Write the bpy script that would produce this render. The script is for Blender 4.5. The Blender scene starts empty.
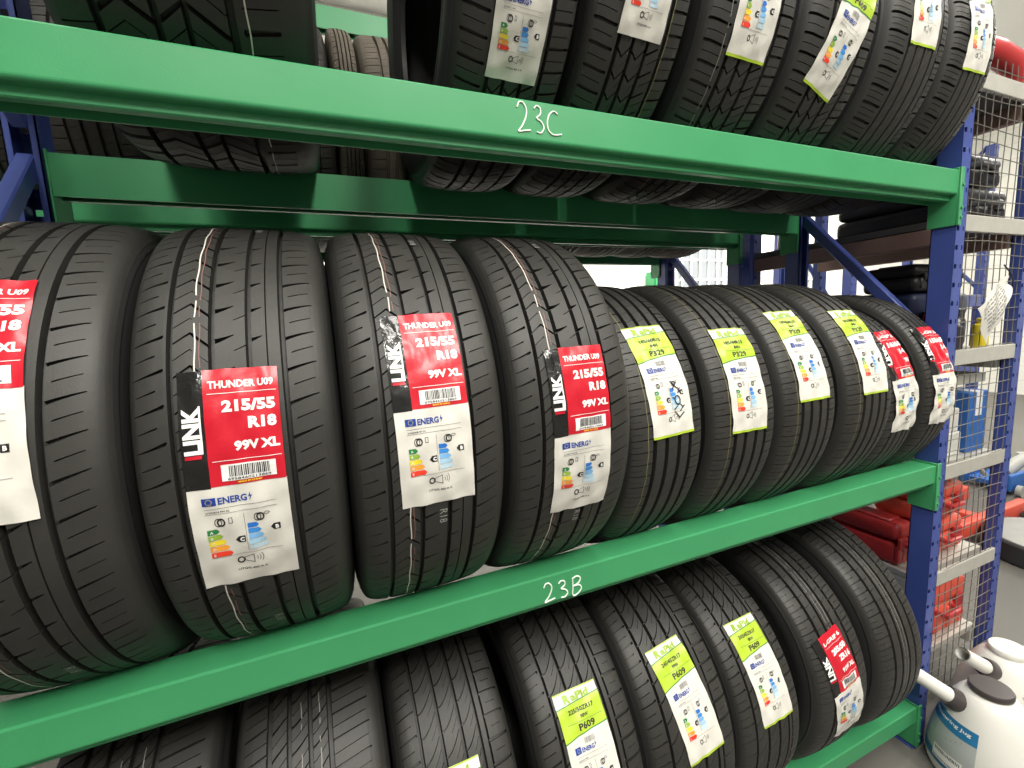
import bpy, math, random
import numpy as np
from math import sin, cos, pi, sqrt, radians, hypot, atan2
from mathutils import Matrix, Vector

SC = bpy.context.scene
COL = SC.collection
random.seed(7)
H0 = 1.371                     # height of the camera above the floor
RACK_Y = 0.686                 # front face of the rack
LV = {'low': H0 - 1.226, 'mid': H0 - 0.4535, 'up': H0 + 0.353}   # beam tops
FX = 1.587                     # rack frame at the right end
LX = -0.491                    # rack frame at the left end
CY = 0.934                     # axle line of the tyres
HALF = 0.188                   # half the gap between front and rear beam

# ------------------------------------------------------------------ materials
def new_mat(name, col, rough=0.5, spec=0.5, metal=0.0, noise=0.0, nscale=20, bump=0.0, bscale=200, emit=None, trans=0.0, sss=0.0, coat=0.0, rnoise=0.0):
    m = bpy.data.materials.new(name); m.use_nodes = True
    nt = m.node_tree; b = nt.nodes['Principled BSDF']
    c = (*col, 1)
    b.inputs['Base Color'].default_value = c
    b.inputs['Roughness'].default_value = rough
    b.inputs['Specular IOR Level'].default_value = spec
    b.inputs['Metallic'].default_value = metal
    b.inputs['Coat Weight'].default_value = coat
    if trans: b.inputs['Transmission Weight'].default_value = trans
    if sss:
        b.inputs['Subsurface Weight'].default_value = sss
        b.inputs['Subsurface Radius'].default_value = (0.05, 0.05, 0.05)
    if noise or bump or rnoise:
        tc = nt.nodes.new('ShaderNodeTexCoord')
    if noise or rnoise:
        n = nt.nodes.new('ShaderNodeTexNoise'); n.inputs['Scale'].default_value = nscale
        n.inputs['Detail'].default_value = 5
        nt.links.new(tc.outputs['Object'], n.inputs['Vector'])
    if noise:
        mx = nt.nodes.new('ShaderNodeMix'); mx.data_type = 'RGBA'
        mx.inputs[6].default_value = tuple(max(0, x * (1 - noise)) for x in col) + (1,)
        mx.inputs[7].default_value = tuple(min(1, x * (1 + noise)) for x in col) + (1,)
        nt.links.new(n.outputs['Fac'], mx.inputs[0])
        nt.links.new(mx.outputs[2], b.inputs['Base Color'])
    if rnoise:
        mr = nt.nodes.new('ShaderNodeMapRange')
        mr.inputs[3].default_value = max(0.02, rough - rnoise); mr.inputs[4].default_value = min(1, rough + rnoise)
        nt.links.new(n.outputs['Fac'], mr.inputs[0]); nt.links.new(mr.outputs[0], b.inputs['Roughness'])
    if bump:
        n2 = nt.nodes.new('ShaderNodeTexNoise'); n2.inputs['Scale'].default_value = bscale
        n2.inputs['Detail'].default_value = 3
        nt.links.new(tc.outputs['Object'], n2.inputs['Vector'])
        bp = nt.nodes.new('ShaderNodeBump'); bp.inputs['Strength'].default_value = bump
        bp.inputs['Distance'].default_value = 0.002
        nt.links.new(n2.outputs['Fac'], bp.inputs['Height']); nt.links.new(bp.outputs['Normal'], b.inputs['Normal'])
    if emit:
        b.inputs['Emission Color'].default_value = (*emit[0], 1); b.inputs['Emission Strength'].default_value = emit[1]
    return m

M = {}
M['rubber'] = new_mat('rubber', (0.0275, 0.0262, 0.0236), 0.50, 0.45, noise=0.25, nscale=14, bump=0.12, bscale=700, rnoise=0.08)
M['rubber_side'] = new_mat('rubber_sidewall', (0.024, 0.024, 0.024), 0.42, 0.45, noise=0.2, nscale=10, bump=0.08, bscale=500)
M['rubber_lit'] = new_mat('painted_lit_rubber', (0.11, 0.095, 0.075), 0.6, 0.35, noise=0.25, nscale=14, bump=0.1, bscale=600)  # tan tone is back light painted into the second rack's rubber
M['green'] = new_mat('green_paint', (0.050, 0.290, 0.118), 0.36, 0.35, noise=0.07, nscale=9, bump=0.05, bscale=420, rnoise=0.07)
M['blue'] = new_mat('blue_paint', (0.042, 0.070, 0.275), 0.38, 0.5, noise=0.12, nscale=12, bump=0.05, bscale=400, rnoise=0.08)
M['paper'] = new_mat('paper', (0.66, 0.645, 0.59), 0.38, 0.45, noise=0.03, nscale=40, bump=0.25, bscale=60)
M['red_print'] = new_mat('red_print', (0.52, 0.011, 0.026), 0.28, 0.5, bump=0.25, bscale=60)
M['lime'] = new_mat('lime_print', (0.40, 0.55, 0.035), 0.32, 0.5, bump=0.25, bscale=60)
M['lime_dark'] = new_mat('lime_lettering', (0.27, 0.42, 0.02), 0.4)
M['black_gloss'] = new_mat('black_film', (0.012, 0.012, 0.012), 0.18, 0.6, bump=0.6, bscale=90)
M['ink'] = new_mat('black_ink', (0.015, 0.015, 0.015), 0.5)
M['grey_ink'] = new_mat('grey_ink', (0.22, 0.22, 0.22), 0.6)
M['white'] = new_mat('white_print', (0.82, 0.82, 0.8), 0.4)
M['eu_blue'] = new_mat('flag_blue', (0.012, 0.05, 0.30), 0.4)
M['yellow'] = new_mat('yellow_print', (0.85, 0.68, 0.03), 0.4)
M['orange'] = new_mat('orange_print', (0.83, 0.33, 0.04), 0.4)
M['red'] = new_mat('bright_red_print', (0.76, 0.045, 0.02), 0.4)
M['g1'] = new_mat('dark_green_print', (0.02, 0.20, 0.05), 0.4)
M['g2'] = new_mat('leaf_green_print', (0.28, 0.45, 0.05), 0.4)
for i, c in enumerate([(0.02, 0.16, 0.56), (0.04, 0.24, 0.62), (0.18, 0.42, 0.72), (0.36, 0.57, 0.74), (0.50, 0.66, 0.76)]):
    M['b%d' % i] = new_mat('blue_print', c, 0.4)
M['chalk'] = new_mat('white_marker', (0.88, 0.95, 0.86), 0.6)
M['stripe_white'] = new_mat('white_stripe_paint', (0.62, 0.60, 0.54), 0.6)
M['stripe_red'] = new_mat('brown_stripe_paint', (0.22, 0.10, 0.08), 0.6)
M['stripe_yellow'] = new_mat('yellow_stripe_paint', (0.22, 0.21, 0.09), 0.6)
M['stripe_grey'] = new_mat('grey_stripe_paint', (0.28, 0.27, 0.25), 0.6)
M['stamp'] = new_mat('white_stamp_paint', (0.33, 0.33, 0.31), 0.6)
M['galv'] = new_mat('galvanised_steel', (0.52, 0.51, 0.46), 0.45, 0.5, metal=0.35, noise=0.12, nscale=30)
M['wire'] = new_mat('steel_wire', (0.20, 0.19, 0.165), 0.4, 0.5, metal=0.4)
M['cream'] = new_mat('cream_block_wall', (0.86, 0.85, 0.80), 0.8, 0.3, noise=0.03, nscale=3)
M['black_plastic'] = new_mat('black_plastic', (0.018, 0.018, 0.02), 0.45, 0.5, noise=0.2, nscale=20)
M['navy_plastic'] = new_mat('navy_plastic', (0.014, 0.022, 0.06), 0.45, 0.5)
M['red_plastic'] = new_mat('red_plastic', (0.42, 0.03, 0.03), 0.42, 0.5, noise=0.12, nscale=10)
M['orange_plastic'] = new_mat('orange_red_plastic', (0.72, 0.10, 0.06), 0.42, 0.5, noise=0.1, nscale=10)
M['orange_steel'] = new_mat('orange_red_steel', (0.72, 0.085, 0.05), 0.45, 0.5, noise=0.12, nscale=12)
M['blue_box'] = new_mat('blue_carton', (0.03, 0.13, 0.42), 0.55, 0.4)
M['jug'] = new_mat('milky_plastic', (0.72, 0.71, 0.665), 0.38, 0.45, sss=0.35)
M['jug_dark'] = new_mat('dark_brown_plastic', (0.055, 0.045, 0.045), 0.35, 0.5)
M['jug_blue'] = new_mat('blue_label_film', (0.02, 0.17, 0.36), 0.35, 0.5)
M['jug_grey'] = new_mat('silver_label_film', (0.42, 0.45, 0.44), 0.35, 0.5)
M['board'] = new_mat('grey_board', (0.075, 0.07, 0.068), 0.6, 0.4, noise=0.15, nscale=8)
M['brown'] = new_mat('brown_painted_steel', (0.25, 0.155, 0.13), 0.55, 0.4, noise=0.15, nscale=8)
M['dark_steel'] = new_mat('dark_grey_steel', (0.06, 0.06, 0.065), 0.45, 0.5, noise=0.2, nscale=14)
M['grey_top'] = new_mat('worn_grey_metal', (0.36, 0.36, 0.34), 0.5, 0.5, noise=0.15, nscale=14)
M['clear'] = new_mat('pale_grey_plastic', (0.62, 0.62, 0.58), 0.35, 0.5, noise=0.2, nscale=25)

# concrete floor
m = new_mat('concrete', (0.115, 0.110, 0.10), 0.5, 0.4, noise=0.35, nscale=2.2, bump=0.1, bscale=60, rnoise=0.12); M['floor'] = m

# block wall: mortar lines as relief and slight tone
def block_wall():
    m = M['cream']; nt = m.node_tree; b = nt.nodes['Principled BSDF']
    tc = nt.nodes.new('ShaderNodeTexCoord'); mp = nt.nodes.new('ShaderNodeMapping')
    mp.inputs['Rotation'].default_value = (radians(90), 0, 0)
    br = nt.nodes.new('ShaderNodeTexBrick'); br.inputs['Scale'].default_value = 1.0
    br.inputs['Brick Width'].default_value = 0.44; br.inputs['Row Height'].default_value = 0.215
    br.inputs['Mortar Size'].default_value = 0.006; br.offset = 0.5
    br.inputs['Color1'].default_value = (0.88, 0.87, 0.82, 1); br.inputs['Color2'].default_value = (0.84, 0.83, 0.78, 1)
    br.inputs['Mortar'].default_value = (0.74, 0.73, 0.69, 1)
    nt.links.new(tc.outputs['Object'], mp.inputs['Vector']); nt.links.new(mp.outputs['Vector'], br.inputs['Vector'])
    nt.links.new(br.outputs['Color'], b.inputs['Base Color'])
block_wall()

# ------------------------------------------------------------------ object helpers
def mesh_from(name, V, F, mats, fm=None, smooth=False, sharp=None):
    me = bpy.data.meshes.new(name)
    me.from_pydata([tuple(v) for v in V], [], F)
    for m in mats: me.materials.append(m)
    if fm is not None: me.polygons.foreach_set('material_index', fm)
    if smooth: me.polygons.foreach_set('use_smooth', [True] * len(me.polygons))
    me.update()
    if smooth and sharp: me.set_sharp_from_angle(angle=radians(sharp))
    return me

def weld(me):
    import bmesh
    bm = bmesh.new(); bm.from_mesh(me); bmesh.ops.remove_doubles(bm, verts=bm.verts, dist=2e-6); bm.to_mesh(me); bm.free()
    return me

def link(name, me, parent=None, loc=None):
    o = bpy.data.objects.new(name, me); COL.objects.link(o)
    if parent: o.parent = parent
    if loc is not None: o.location = loc
    return o

def empty(name, loc, rz=0.0):
    o = bpy.data.objects.new(name, None); COL.objects.link(o)
    o.location = loc; o.rotation_euler = (0, 0, rz); o.empty_display_size = 0.05
    return o

def tag(o, label, cat, group=None):
    o['label'] = label; o['category'] = cat
    if group: o['group'] = group
    return o

def struct(o):
    o['kind'] = 'structure'; return o

class MB:
    """collects boxes, tubes, lathes and prisms into one mesh"""
    def __init__(s): s.V = []; s.F = []; s.m = []; s.sm = []
    def add(s, V, F, mi=0, smooth=False):
        n = len(s.V); s.V += [tuple(v) for v in V]
        for f in F: s.F.append([i + n for i in f]); s.m.append(mi); s.sm.append(smooth)
        return s
    def box(s, x0, x1, y0, y1, z0, z1, mi=0, bev=0.0, M4=None):
        if bev >= 0.005:
            import bmesh
            b = min(bev, (x1 - x0) / 2.05, (y1 - y0) / 2.05, (z1 - z0) / 2.05)
            bm = bmesh.new(); bmesh.ops.create_cube(bm, size=1.0)
            for v in bm.verts: v.co = Vector(((x0 + x1) / 2 + v.co.x * (x1 - x0), (y0 + y1) / 2 + v.co.y * (y1 - y0), (z0 + z1) / 2 + v.co.z * (z1 - z0)))
            bmesh.ops.bevel(bm, geom=bm.edges[:], offset=b, segments=3, profile=0.5, affect='EDGES')
            bm.verts.index_update()
            V = [tuple(M4 @ v.co) if M4 is not None else tuple(v.co) for v in bm.verts]; F = [[v.index for v in f.verts] for f in bm.faces]; bm.free()
            return s.add(V, F, mi, True)
        if bev <= 0:
            V = [(x, y, z) for x in (x0, x1) for y in (y0, y1) for z in (z0, z1)]
            F = [(0, 1, 3, 2), (4, 6, 7, 5), (0, 4, 5, 1), (2, 3, 7, 6), (0, 2, 6, 4), (1, 5, 7, 3)]
        else:
            b = min(bev, (x1 - x0) / 2.01, (y1 - y0) / 2.01, (z1 - z0) / 2.01)
            V = []; F = []; idx = {}
            X = (x0, x1); Y = (y0, y1); Z = (z0, z1); sg = (1, -1)
            for i in (0, 1):
                for j in (0, 1):
                    for k in (0, 1):
                        idx[i, j, k, 'x'] = len(V); V.append((X[i], Y[j] + sg[j] * b, Z[k] + sg[k] * b))
                        idx[i, j, k, 'y'] = len(V); V.append((X[i] + sg[i] * b, Y[j], Z[k] + sg[k] * b))
                        idx[i, j, k, 'z'] = len(V); V.append((X[i] + sg[i] * b, Y[j] + sg[j] * b, Z[k]))
            def q(*k): F.append([idx[a] for a in k])
            for i in (0, 1):
                r = [(i, 0, 0, 'x'), (i, 1, 0, 'x'), (i, 1, 1, 'x'), (i, 0, 1, 'x')]; q(*(r if i else r[::-1]))
                r = [(0, i, 0, 'y'), (0, i, 1, 'y'), (1, i, 1, 'y'), (1, i, 0, 'y')]; q(*(r if i else r[::-1]))
                r = [(0, 0, i, 'z'), (1, 0, i, 'z'), (1, 1, i, 'z'), (0, 1, i, 'z')]; q(*(r if i else r[::-1]))
            for i in (0, 1):
                for j in (0, 1):
                    f = [(i, j, 0, 'x'), (i, j, 1, 'x'), (i, j, 1, 'y'), (i, j, 0, 'y')]; q(*(f if (i + j) % 2 == 0 else f[::-1]))
                    f = [(i, 0, j, 'z'), (i, 1, j, 'z'), (i, 1, j, 'x'), (i, 0, j, 'x')]; q(*(f if (i + j) % 2 == 1 else f[::-1]))
                    f = [(0, i, j, 'y'), (1, i, j, 'y'), (1, i, j, 'z'), (0, i, j, 'z')]; q(*(f if (i + j) % 2 == 1 else f[::-1]))
                    for k in (0, 1):
                        f = [(i, j, k, 'x'), (i, j, k, 'y'), (i, j, k, 'z')]; q(*(f if (i + j + k) % 2 == 1 else f[::-1]))
        if M4 is not None: V = [tuple(M4 @ Vector(v)) for v in V]
        return s.add(V, F, mi)
    def tube(s, pts, r, n=10, mi=0, cap=True):
        pts = [Vector(p) for p in pts]; V = []; F = []
        rr = r if isinstance(r, (list, tuple)) else [r] * len(pts)
        up = None
        for i, p in enumerate(pts):
            d = (pts[min(i + 1, len(pts) - 1)] - pts[max(i - 1, 0)]).normalized()
            if up is None:
                a = Vector((0, 0, 1)) if abs(d.z) < 0.9 else Vector((1, 0, 0))
                up = (a - d * a.dot(d)).normalized()
            else: up = (up - d * up.dot(d)).normalized()
            sd = d.cross(up)
            for k in range(n):
                t = 2 * pi * k / n; V.append(p + (up * cos(t) + sd * sin(t)) * rr[i])
        for i in range(len(pts) - 1):
            for k in range(n):
                k2 = (k + 1) % n; F.append((i * n + k, i * n + k2, (i + 1) * n + k2, (i + 1) * n + k))
        s.add(V, F, mi, True)
        if cap:
            s.add(V[:n], [tuple(range(n - 1, -1, -1))], mi); s.add(V[-n:], [tuple(range(n))], mi)
        return s
    def lathe(s, prof, c=(0, 0, 0), n=40, mi=0, sx=1.0, sy=1.0, sharp=False):
        V = []; F = []
        for (r, z) in prof:
            for k in range(n):
                t = 2 * pi * k / n; V.append((c[0] + r * cos(t) * sx, c[1] + r * sin(t) * sy, c[2] + z))
        for i in range(len(prof) - 1):
            for k in range(n):
                k2 = (k + 1) % n; F.append((i * n + k, i * n + k2, (i + 1) * n + k2, (i + 1) * n + k))
        F.append(tuple(range(n - 1, -1, -1))); F.append(tuple(range((len(prof) - 1) * n, len(prof) * n)))
        return s.add(V, F, mi, not sharp)
    def prism(s, poly, axis, a0, a1, mi=0):
        """poly in the plane normal to axis ('x': (y,z), 'y': (x,z), 'z': (x,y))"""
        n = len(poly)
        def p(q, a): return {'x': (a, q[0], q[1]), 'y': (q[0], a, q[1]), 'z': (q[0], q[1], a)}[axis]
        V = [p(q, a0) for q in poly] + [p(q, a1) for q in poly]
        F = [tuple(range(n)), tuple(range(2 * n - 1, n - 1, -1))]
        F += [(i, i + n, (i + 1) % n + n, (i + 1) % n) for i in range(n)]
        return s.add(V, F, mi)
    def build(s, name, mats, parent=None, loc=None, sharp=40):
        if not isinstance(mats, (list, tuple)): mats = [mats]
        me = mesh_from(name, s.V, s.F, mats, s.m)
        me.polygons.foreach_set('use_smooth', s.sm)
        import bmesh
        bm = bmesh.new(); bm.from_mesh(me); bmesh.ops.remove_doubles(bm, verts=bm.verts, dist=1e-6)
        bmesh.ops.recalc_face_normals(bm, faces=bm.faces); bm.to_mesh(me); bm.free()
        if any(s.sm): me.set_sharp_from_angle(angle=radians(sharp))
        return link(name, me, parent, loc)

# ------------------------------------------------------------------ lettering
_TXT = {}
def glyphs(t, bold):
    k = (t, bold)
    if k in _TXT: return _TXT[k]
    cu = bpy.data.curves.new('lettering', 'FONT'); cu.body = t; cu.size = 1.0; cu.resolution_u = 2
    cu.offset = bold; cu.fill_mode = 'BOTH' if False else 'FRONT'
    o = bpy.data.objects.new('lettering', cu); COL.objects.link(o)
    bpy.context.view_layer.update()
    dg = bpy.context.evaluated_depsgraph_get()
    me = bpy.data.meshes.new_from_object(o.evaluated_get(dg))
    V = np.array([v.co[:2] for v in me.vertices]) if len(me.vertices) else np.zeros((0, 2))
    F = [list(p.vertices) for p in me.polygons]
    bpy.data.meshes.remove(me); bpy.data.objects.remove(o); bpy.data.curves.remove(cu)
    if len(V): V = V - [V[:, 0].min(), 0]
    _TXT[k] = (V, F); return _TXT[k]

def text(t, x, y, h, width=None, align='l', bold=0.02, rot=0):
    """polygons of t with cap height h, baseline start (x, y)"""
    V, F = glyphs(t, bold)
    if not len(V): return []
    s = h / 0.70; w = V[:, 0].max() * s
    sx = s if width is None else s * width / w
    W = V[:, 0].max() * sx
    off = {'l': 0, 'r': -W, 'c': -W / 2}[align]
    P = np.stack([V[:, 0] * sx + off, V[:, 1] * s], 1)
    c, sn = cos(rot), sin(rot)
    P = np.stack([P[:, 0] * c - P[:, 1] * sn + x, P[:, 0] * sn + P[:, 1] * c + y], 1)
    return [[tuple(P[i]) for i in f] for f in F]

def rect(x0, y0, x1, y1, step=0.008):
    nx = max(1, int(abs(x1 - x0) / step)); ny = max(1, int(abs(y1 - y0) / step)); out = []
    for i in range(nx):
        for j in range(ny):
            a, b = x0 + (x1 - x0) * i / nx, x0 + (x1 - x0) * (i + 1) / nx
            c, d = y0 + (y1 - y0) * j / ny, y0 + (y1 - y0) * (j + 1) / ny
            out.append([(a, c), (b, c), (b, d), (a, d)])
    return out

def stroke(pts, w):
    out = []
    for (a, b), (c, d) in zip(pts[:-1], pts[1:]):
        L = hypot(c - a, d - b) or 1e-6; nx, ny = -(d - b) / L * w / 2, (c - a) / L * w / 2
        ex, ey = (c - a) / L * w * 0.35, (d - b) / L * w * 0.35
        out.append([(a - nx - ex, b - ny - ey), (c - nx + ex, d - ny + ey), (c + nx + ex, d + ny + ey), (a + nx - ex, b + ny - ey)])
    return out

def ring(x, y, r, w, n=16, sx=1.0):
    out = []
    for k in range(n):
        a, b = 2 * pi * k / n, 2 * pi * (k + 1) / n
        out.append([(x + sx * (r - w) * cos(a), y + (r - w) * sin(a)), (x + sx * r * cos(a), y + r * sin(a)),
                    (x + sx * r * cos(b), y + r * sin(b)), (x + sx * (r - w) * cos(b), y + (r - w) * sin(b))])
    return out

def disc(x, y, r, n=10): return [[(x + r * cos(2 * pi * k / n), y + r * sin(2 * pi * k / n)) for k in range(n)]]

def arrow(x, y, w, h):
    e = x + w - h * 0.45
    return rect(x, y - h / 2, e, y + h / 2, 0.0032) + [[(e, y - h / 2), (x + w, y), (e, y + h / 2)]]

def barcode(x0, y0, x1, y1, seed):
    r = random.Random(seed); out = []; x = x0
    while x < x1:
        w = r.choice((0.0006, 0.0009, 0.0014)); out += rect(x, y0, min(x + w, x1), y1, 0.01); x += w + r.choice((0.0007, 0.0011))
    return out

def energy_panel(cx, top, W, Hh, seed, small=False, ticks='C', utqg=True, size_txt='215/55R18 99V XL'):
    """the printed tyre rating panel below (cx, top) in a field W x Hh; returns dict child -> [(material key, polys, layer)]"""
    k = W / 0.102; ky = Hh / 0.136
    X = lambda u: cx + u * k
    Y = lambda v: top - v * ky
    L = {'energy_flag': [], 'lettering': [], 'rating_arrows': [], 'rating_icons': []}
    L['energy_flag'].append(('eu_blue', rect(X(-0.038), Y(0.022), X(-0.024), Y(0.0125), 0.002), 1))
    st = []
    for i in range(12):
        a = 2 * pi * i / 12; st += disc(X(-0.031) + 0.0031 * k * cos(a), Y(0.0172) + 0.0031 * k * sin(a), 0.0005 * k, 5)
    L['energy_flag'].append(('yellow', st, 2))
    L['lettering'].append(('eu_blue', text('ENERG', X(-0.022), Y(0.0215), 0.0078 * k, 0.029 * k, bold=0.03), 1))
    L['lettering'].append(('eu_blue', [[(X(0.0105), Y(0.0115)), (X(0.0085), Y(0.0175)), (X(0.0105), Y(0.0168)), (X(0.0092), Y(0.0222)), (X(0.0128), Y(0.0152)), (X(0.0108), Y(0.0158))]], 1))
    ic = L['rating_icons']
    thin = []
    for v in (0.0262, 0.033): thin += rect(X(-0.037), Y(v), X(0.037), Y(v + 0.0005), 0.006)
    thin += rect(X(0.001), Y(0.037), X(0.0015), Y(0.088), 0.006)
    thin += rect(X(-0.037), Y(0.0905), X(0.037), Y(0.091), 0.006)
    ic.append(('grey_ink', thin, 1))
    L['lettering'].append(('ink', text(size_txt, X(-0.036), Y(0.0318), 0.0022 * k, bold=0.01), 1))
    # tyre pictograms
    p = []
    for (u, v) in ((-0.022, 0.0445), (0.018, 0.0445)):
        p += ring(X(u), Y(v), 0.0055 * k, 0.0021 * k, 16, 0.8); p += ring(X(u - 0.003), Y(v), 0.0055 * k, 0.0012 * k, 16, 0.7)
    p += stroke([(X(-0.014), Y(0.046)), (X(-0.014), Y(0.0395)), (X(-0.0105), Y(0.0395)), (X(-0.0105), Y(0.046)), (X(-0.014), Y(0.046))], 0.0006)
    p += stroke([(X(0.025 + 0.003 * cos(a)), Y(0.041 + 0.0016 * sin(a))) for a in np.linspace(0, 2 * pi, 9)], 0.0006)
    # speaker pictogram
    p += ring(X(-0.009), Y(0.101), 0.0052 * k, 0.002 * k, 14, 0.8)
    p += stroke([(X(-0.005), Y(0.103)), (X(-0.005), Y(0.098)), (X(0.005), Y(0.0945)), (X(0.005), Y(0.1065)), (X(-0.005), Y(0.103))], 0.0007)
    for rr in (0.004, 0.007, 0.010):
        p += stroke([(X(0.005 + rr * cos(a)), Y(0.1005) + rr * k * sin(a)) for a in np.linspace(-0.6, 0.6, 6)], 0.0006)
    ic.append(('ink', p, 1))
    ar = L['rating_arrows']
    for i, (c, w) in enumerate((('g1', 0.012), ('g2', 0.0145), ('yellow', 0.017), ('orange', 0.0195), ('red', 0.022))):
        ar.append((c, arrow(X(-0.037), Y(0.0555 + i * 0.0078), w * k, 0.0066 * ky), 1))
    for i in range(5):
        ar.append(('b%d' % i, arrow(X(0.0035), Y(0.0545 + i * 0.0072), (0.012 + 0.002 * i) * k, 0.0062 * ky), 1))
    tg = []; tw = []
    for (u, v, ch) in ((-0.004, 0.0700, ticks[0]), (0.034, 0.0605, ticks[-1])):
        hh = 0.0042
        tg += [[(X(u - 0.0065), Y(v)), (X(u - 0.003), Y(v + hh)), (X(u + 0.004), Y(v + hh)), (X(u + 0.004), Y(v - hh)), (X(u - 0.003), Y(v - hh))]]
        tw += text(ch, X(u + 0.0005), Y(v + 0.0023), 0.0046 * k, align='c', bold=0.05)
    ar.append(('ink', tg, 1)); L['lettering'].append(('white', tw, 2))
    wl = []
    for i, ch in enumerate('ABCDE'): wl += text(ch, X(-0.0345), Y(0.0573 + i * 0.0078), 0.0032 * k, bold=0.02)
    L['lettering'].append(('white', wl, 2))
    if utqg: L['lettering'].append(('ink', text('UTQG 400 A A', X(0.002), Y(0.1165), 0.0027 * k, 0.032 * k, align='c', bold=0.02), 1))
    return L

def merge(L, more):
    for k, v in more.items(): L.setdefault(k, []).extend(v)
    return L

def red_label(line1, l2, l3, l4, seed, size_txt):
    """red and black heading over a white rating panel, 102 x 270 mm; origin at the centre"""
    T = 0.135; L = {}
    L['brand_strip'] = [('black_gloss', rect(-0.051, T - 0.001, -0.0265, T - 0.136, 0.006), 0.5)]
    L['colour_panel'] = [('red_print', rect(-0.0265, T, 0.0505, T - 0.1345, 0.006), 1)]
    lt = []
    lt.append(('white', text(line1, 0.012, T - 0.0225, 0.0082, 0.067, align='c', bold=0.035), 2))
    lt.append(('white', rect(-0.0225, T - 0.0285, 0.048, T - 0.0292, 0.006), 2))
    lt.append(('white', text(l2, 0.046, T - 0.0500, 0.0120, min(0.055, 0.0095 * len(l2)), align='r', bold=0.05), 2))
    lt.append(('white', text(l3, 0.046, T - 0.0705, 0.0120, 0.0098 * len(l3), align='r', bold=0.05), 2))
    lt.append(('white', text(l4, 0.0475, T - 0.0950, 0.0098, 0.0078 * len(l4), align='r', bold=0.05), 2))
    lt.append(('white', rect(-0.0225, T - 0.1055, 0.048, T - 0.1062, 0.006), 2))
    lt.append(('yellow', text('MADE IN CHINA', 0.013, T - 0.1328, 0.0021, 0.024, align='c'), 2))
    # the maker's word reads upwards on the black strip
    lt.append(('red_print', rect(-0.0475, T - 0.1005, -0.0315, T - 0.0965, 0.006) + rect(-0.0475, T - 0.1000, -0.0445, T - 0.0965, 0.006), 2.6))
    lt.append(('white', text('LINK', -0.0318, T - 0.0955, 0.0155, 0.054, bold=0.045, rot=pi / 2), 2.6))
    lt.append(('white', rect(-0.0318, T - 0.0955, -0.0298, T - 0.0415, 0.006), 2.6))
    L['lettering'] = lt
    L['barcode'] = [('white', rect(-0.015, T - 0.1105, 0.041, T - 0.1295, 0.006), 2), ('ink', barcode(-0.007, T - 0.1120, 0.034, T - 0.1245, seed), 3),
                    ('ink', text('6958460213869', 0.013, T - 0.1285, 0.0028, 0.044, align='c', bold=0.01), 3)]
    base = [('paper', rect(-0.051, T - 0.1335, 0.051, -T, 0.005), 0)]
    return base, merge(L, energy_panel(0.0, T - 0.134, 0.102, 0.136, seed, size_txt=size_txt, ticks='CB'))

def shrink(lbl, k):
    f = lambda lay: [(key, [[(u * k, v * k) for u, v in p] for p in polys], l) for key, polys, l in lay]
    return f(lbl[0]), {n: f(l) for n, l in lbl[1].items()}

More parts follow.
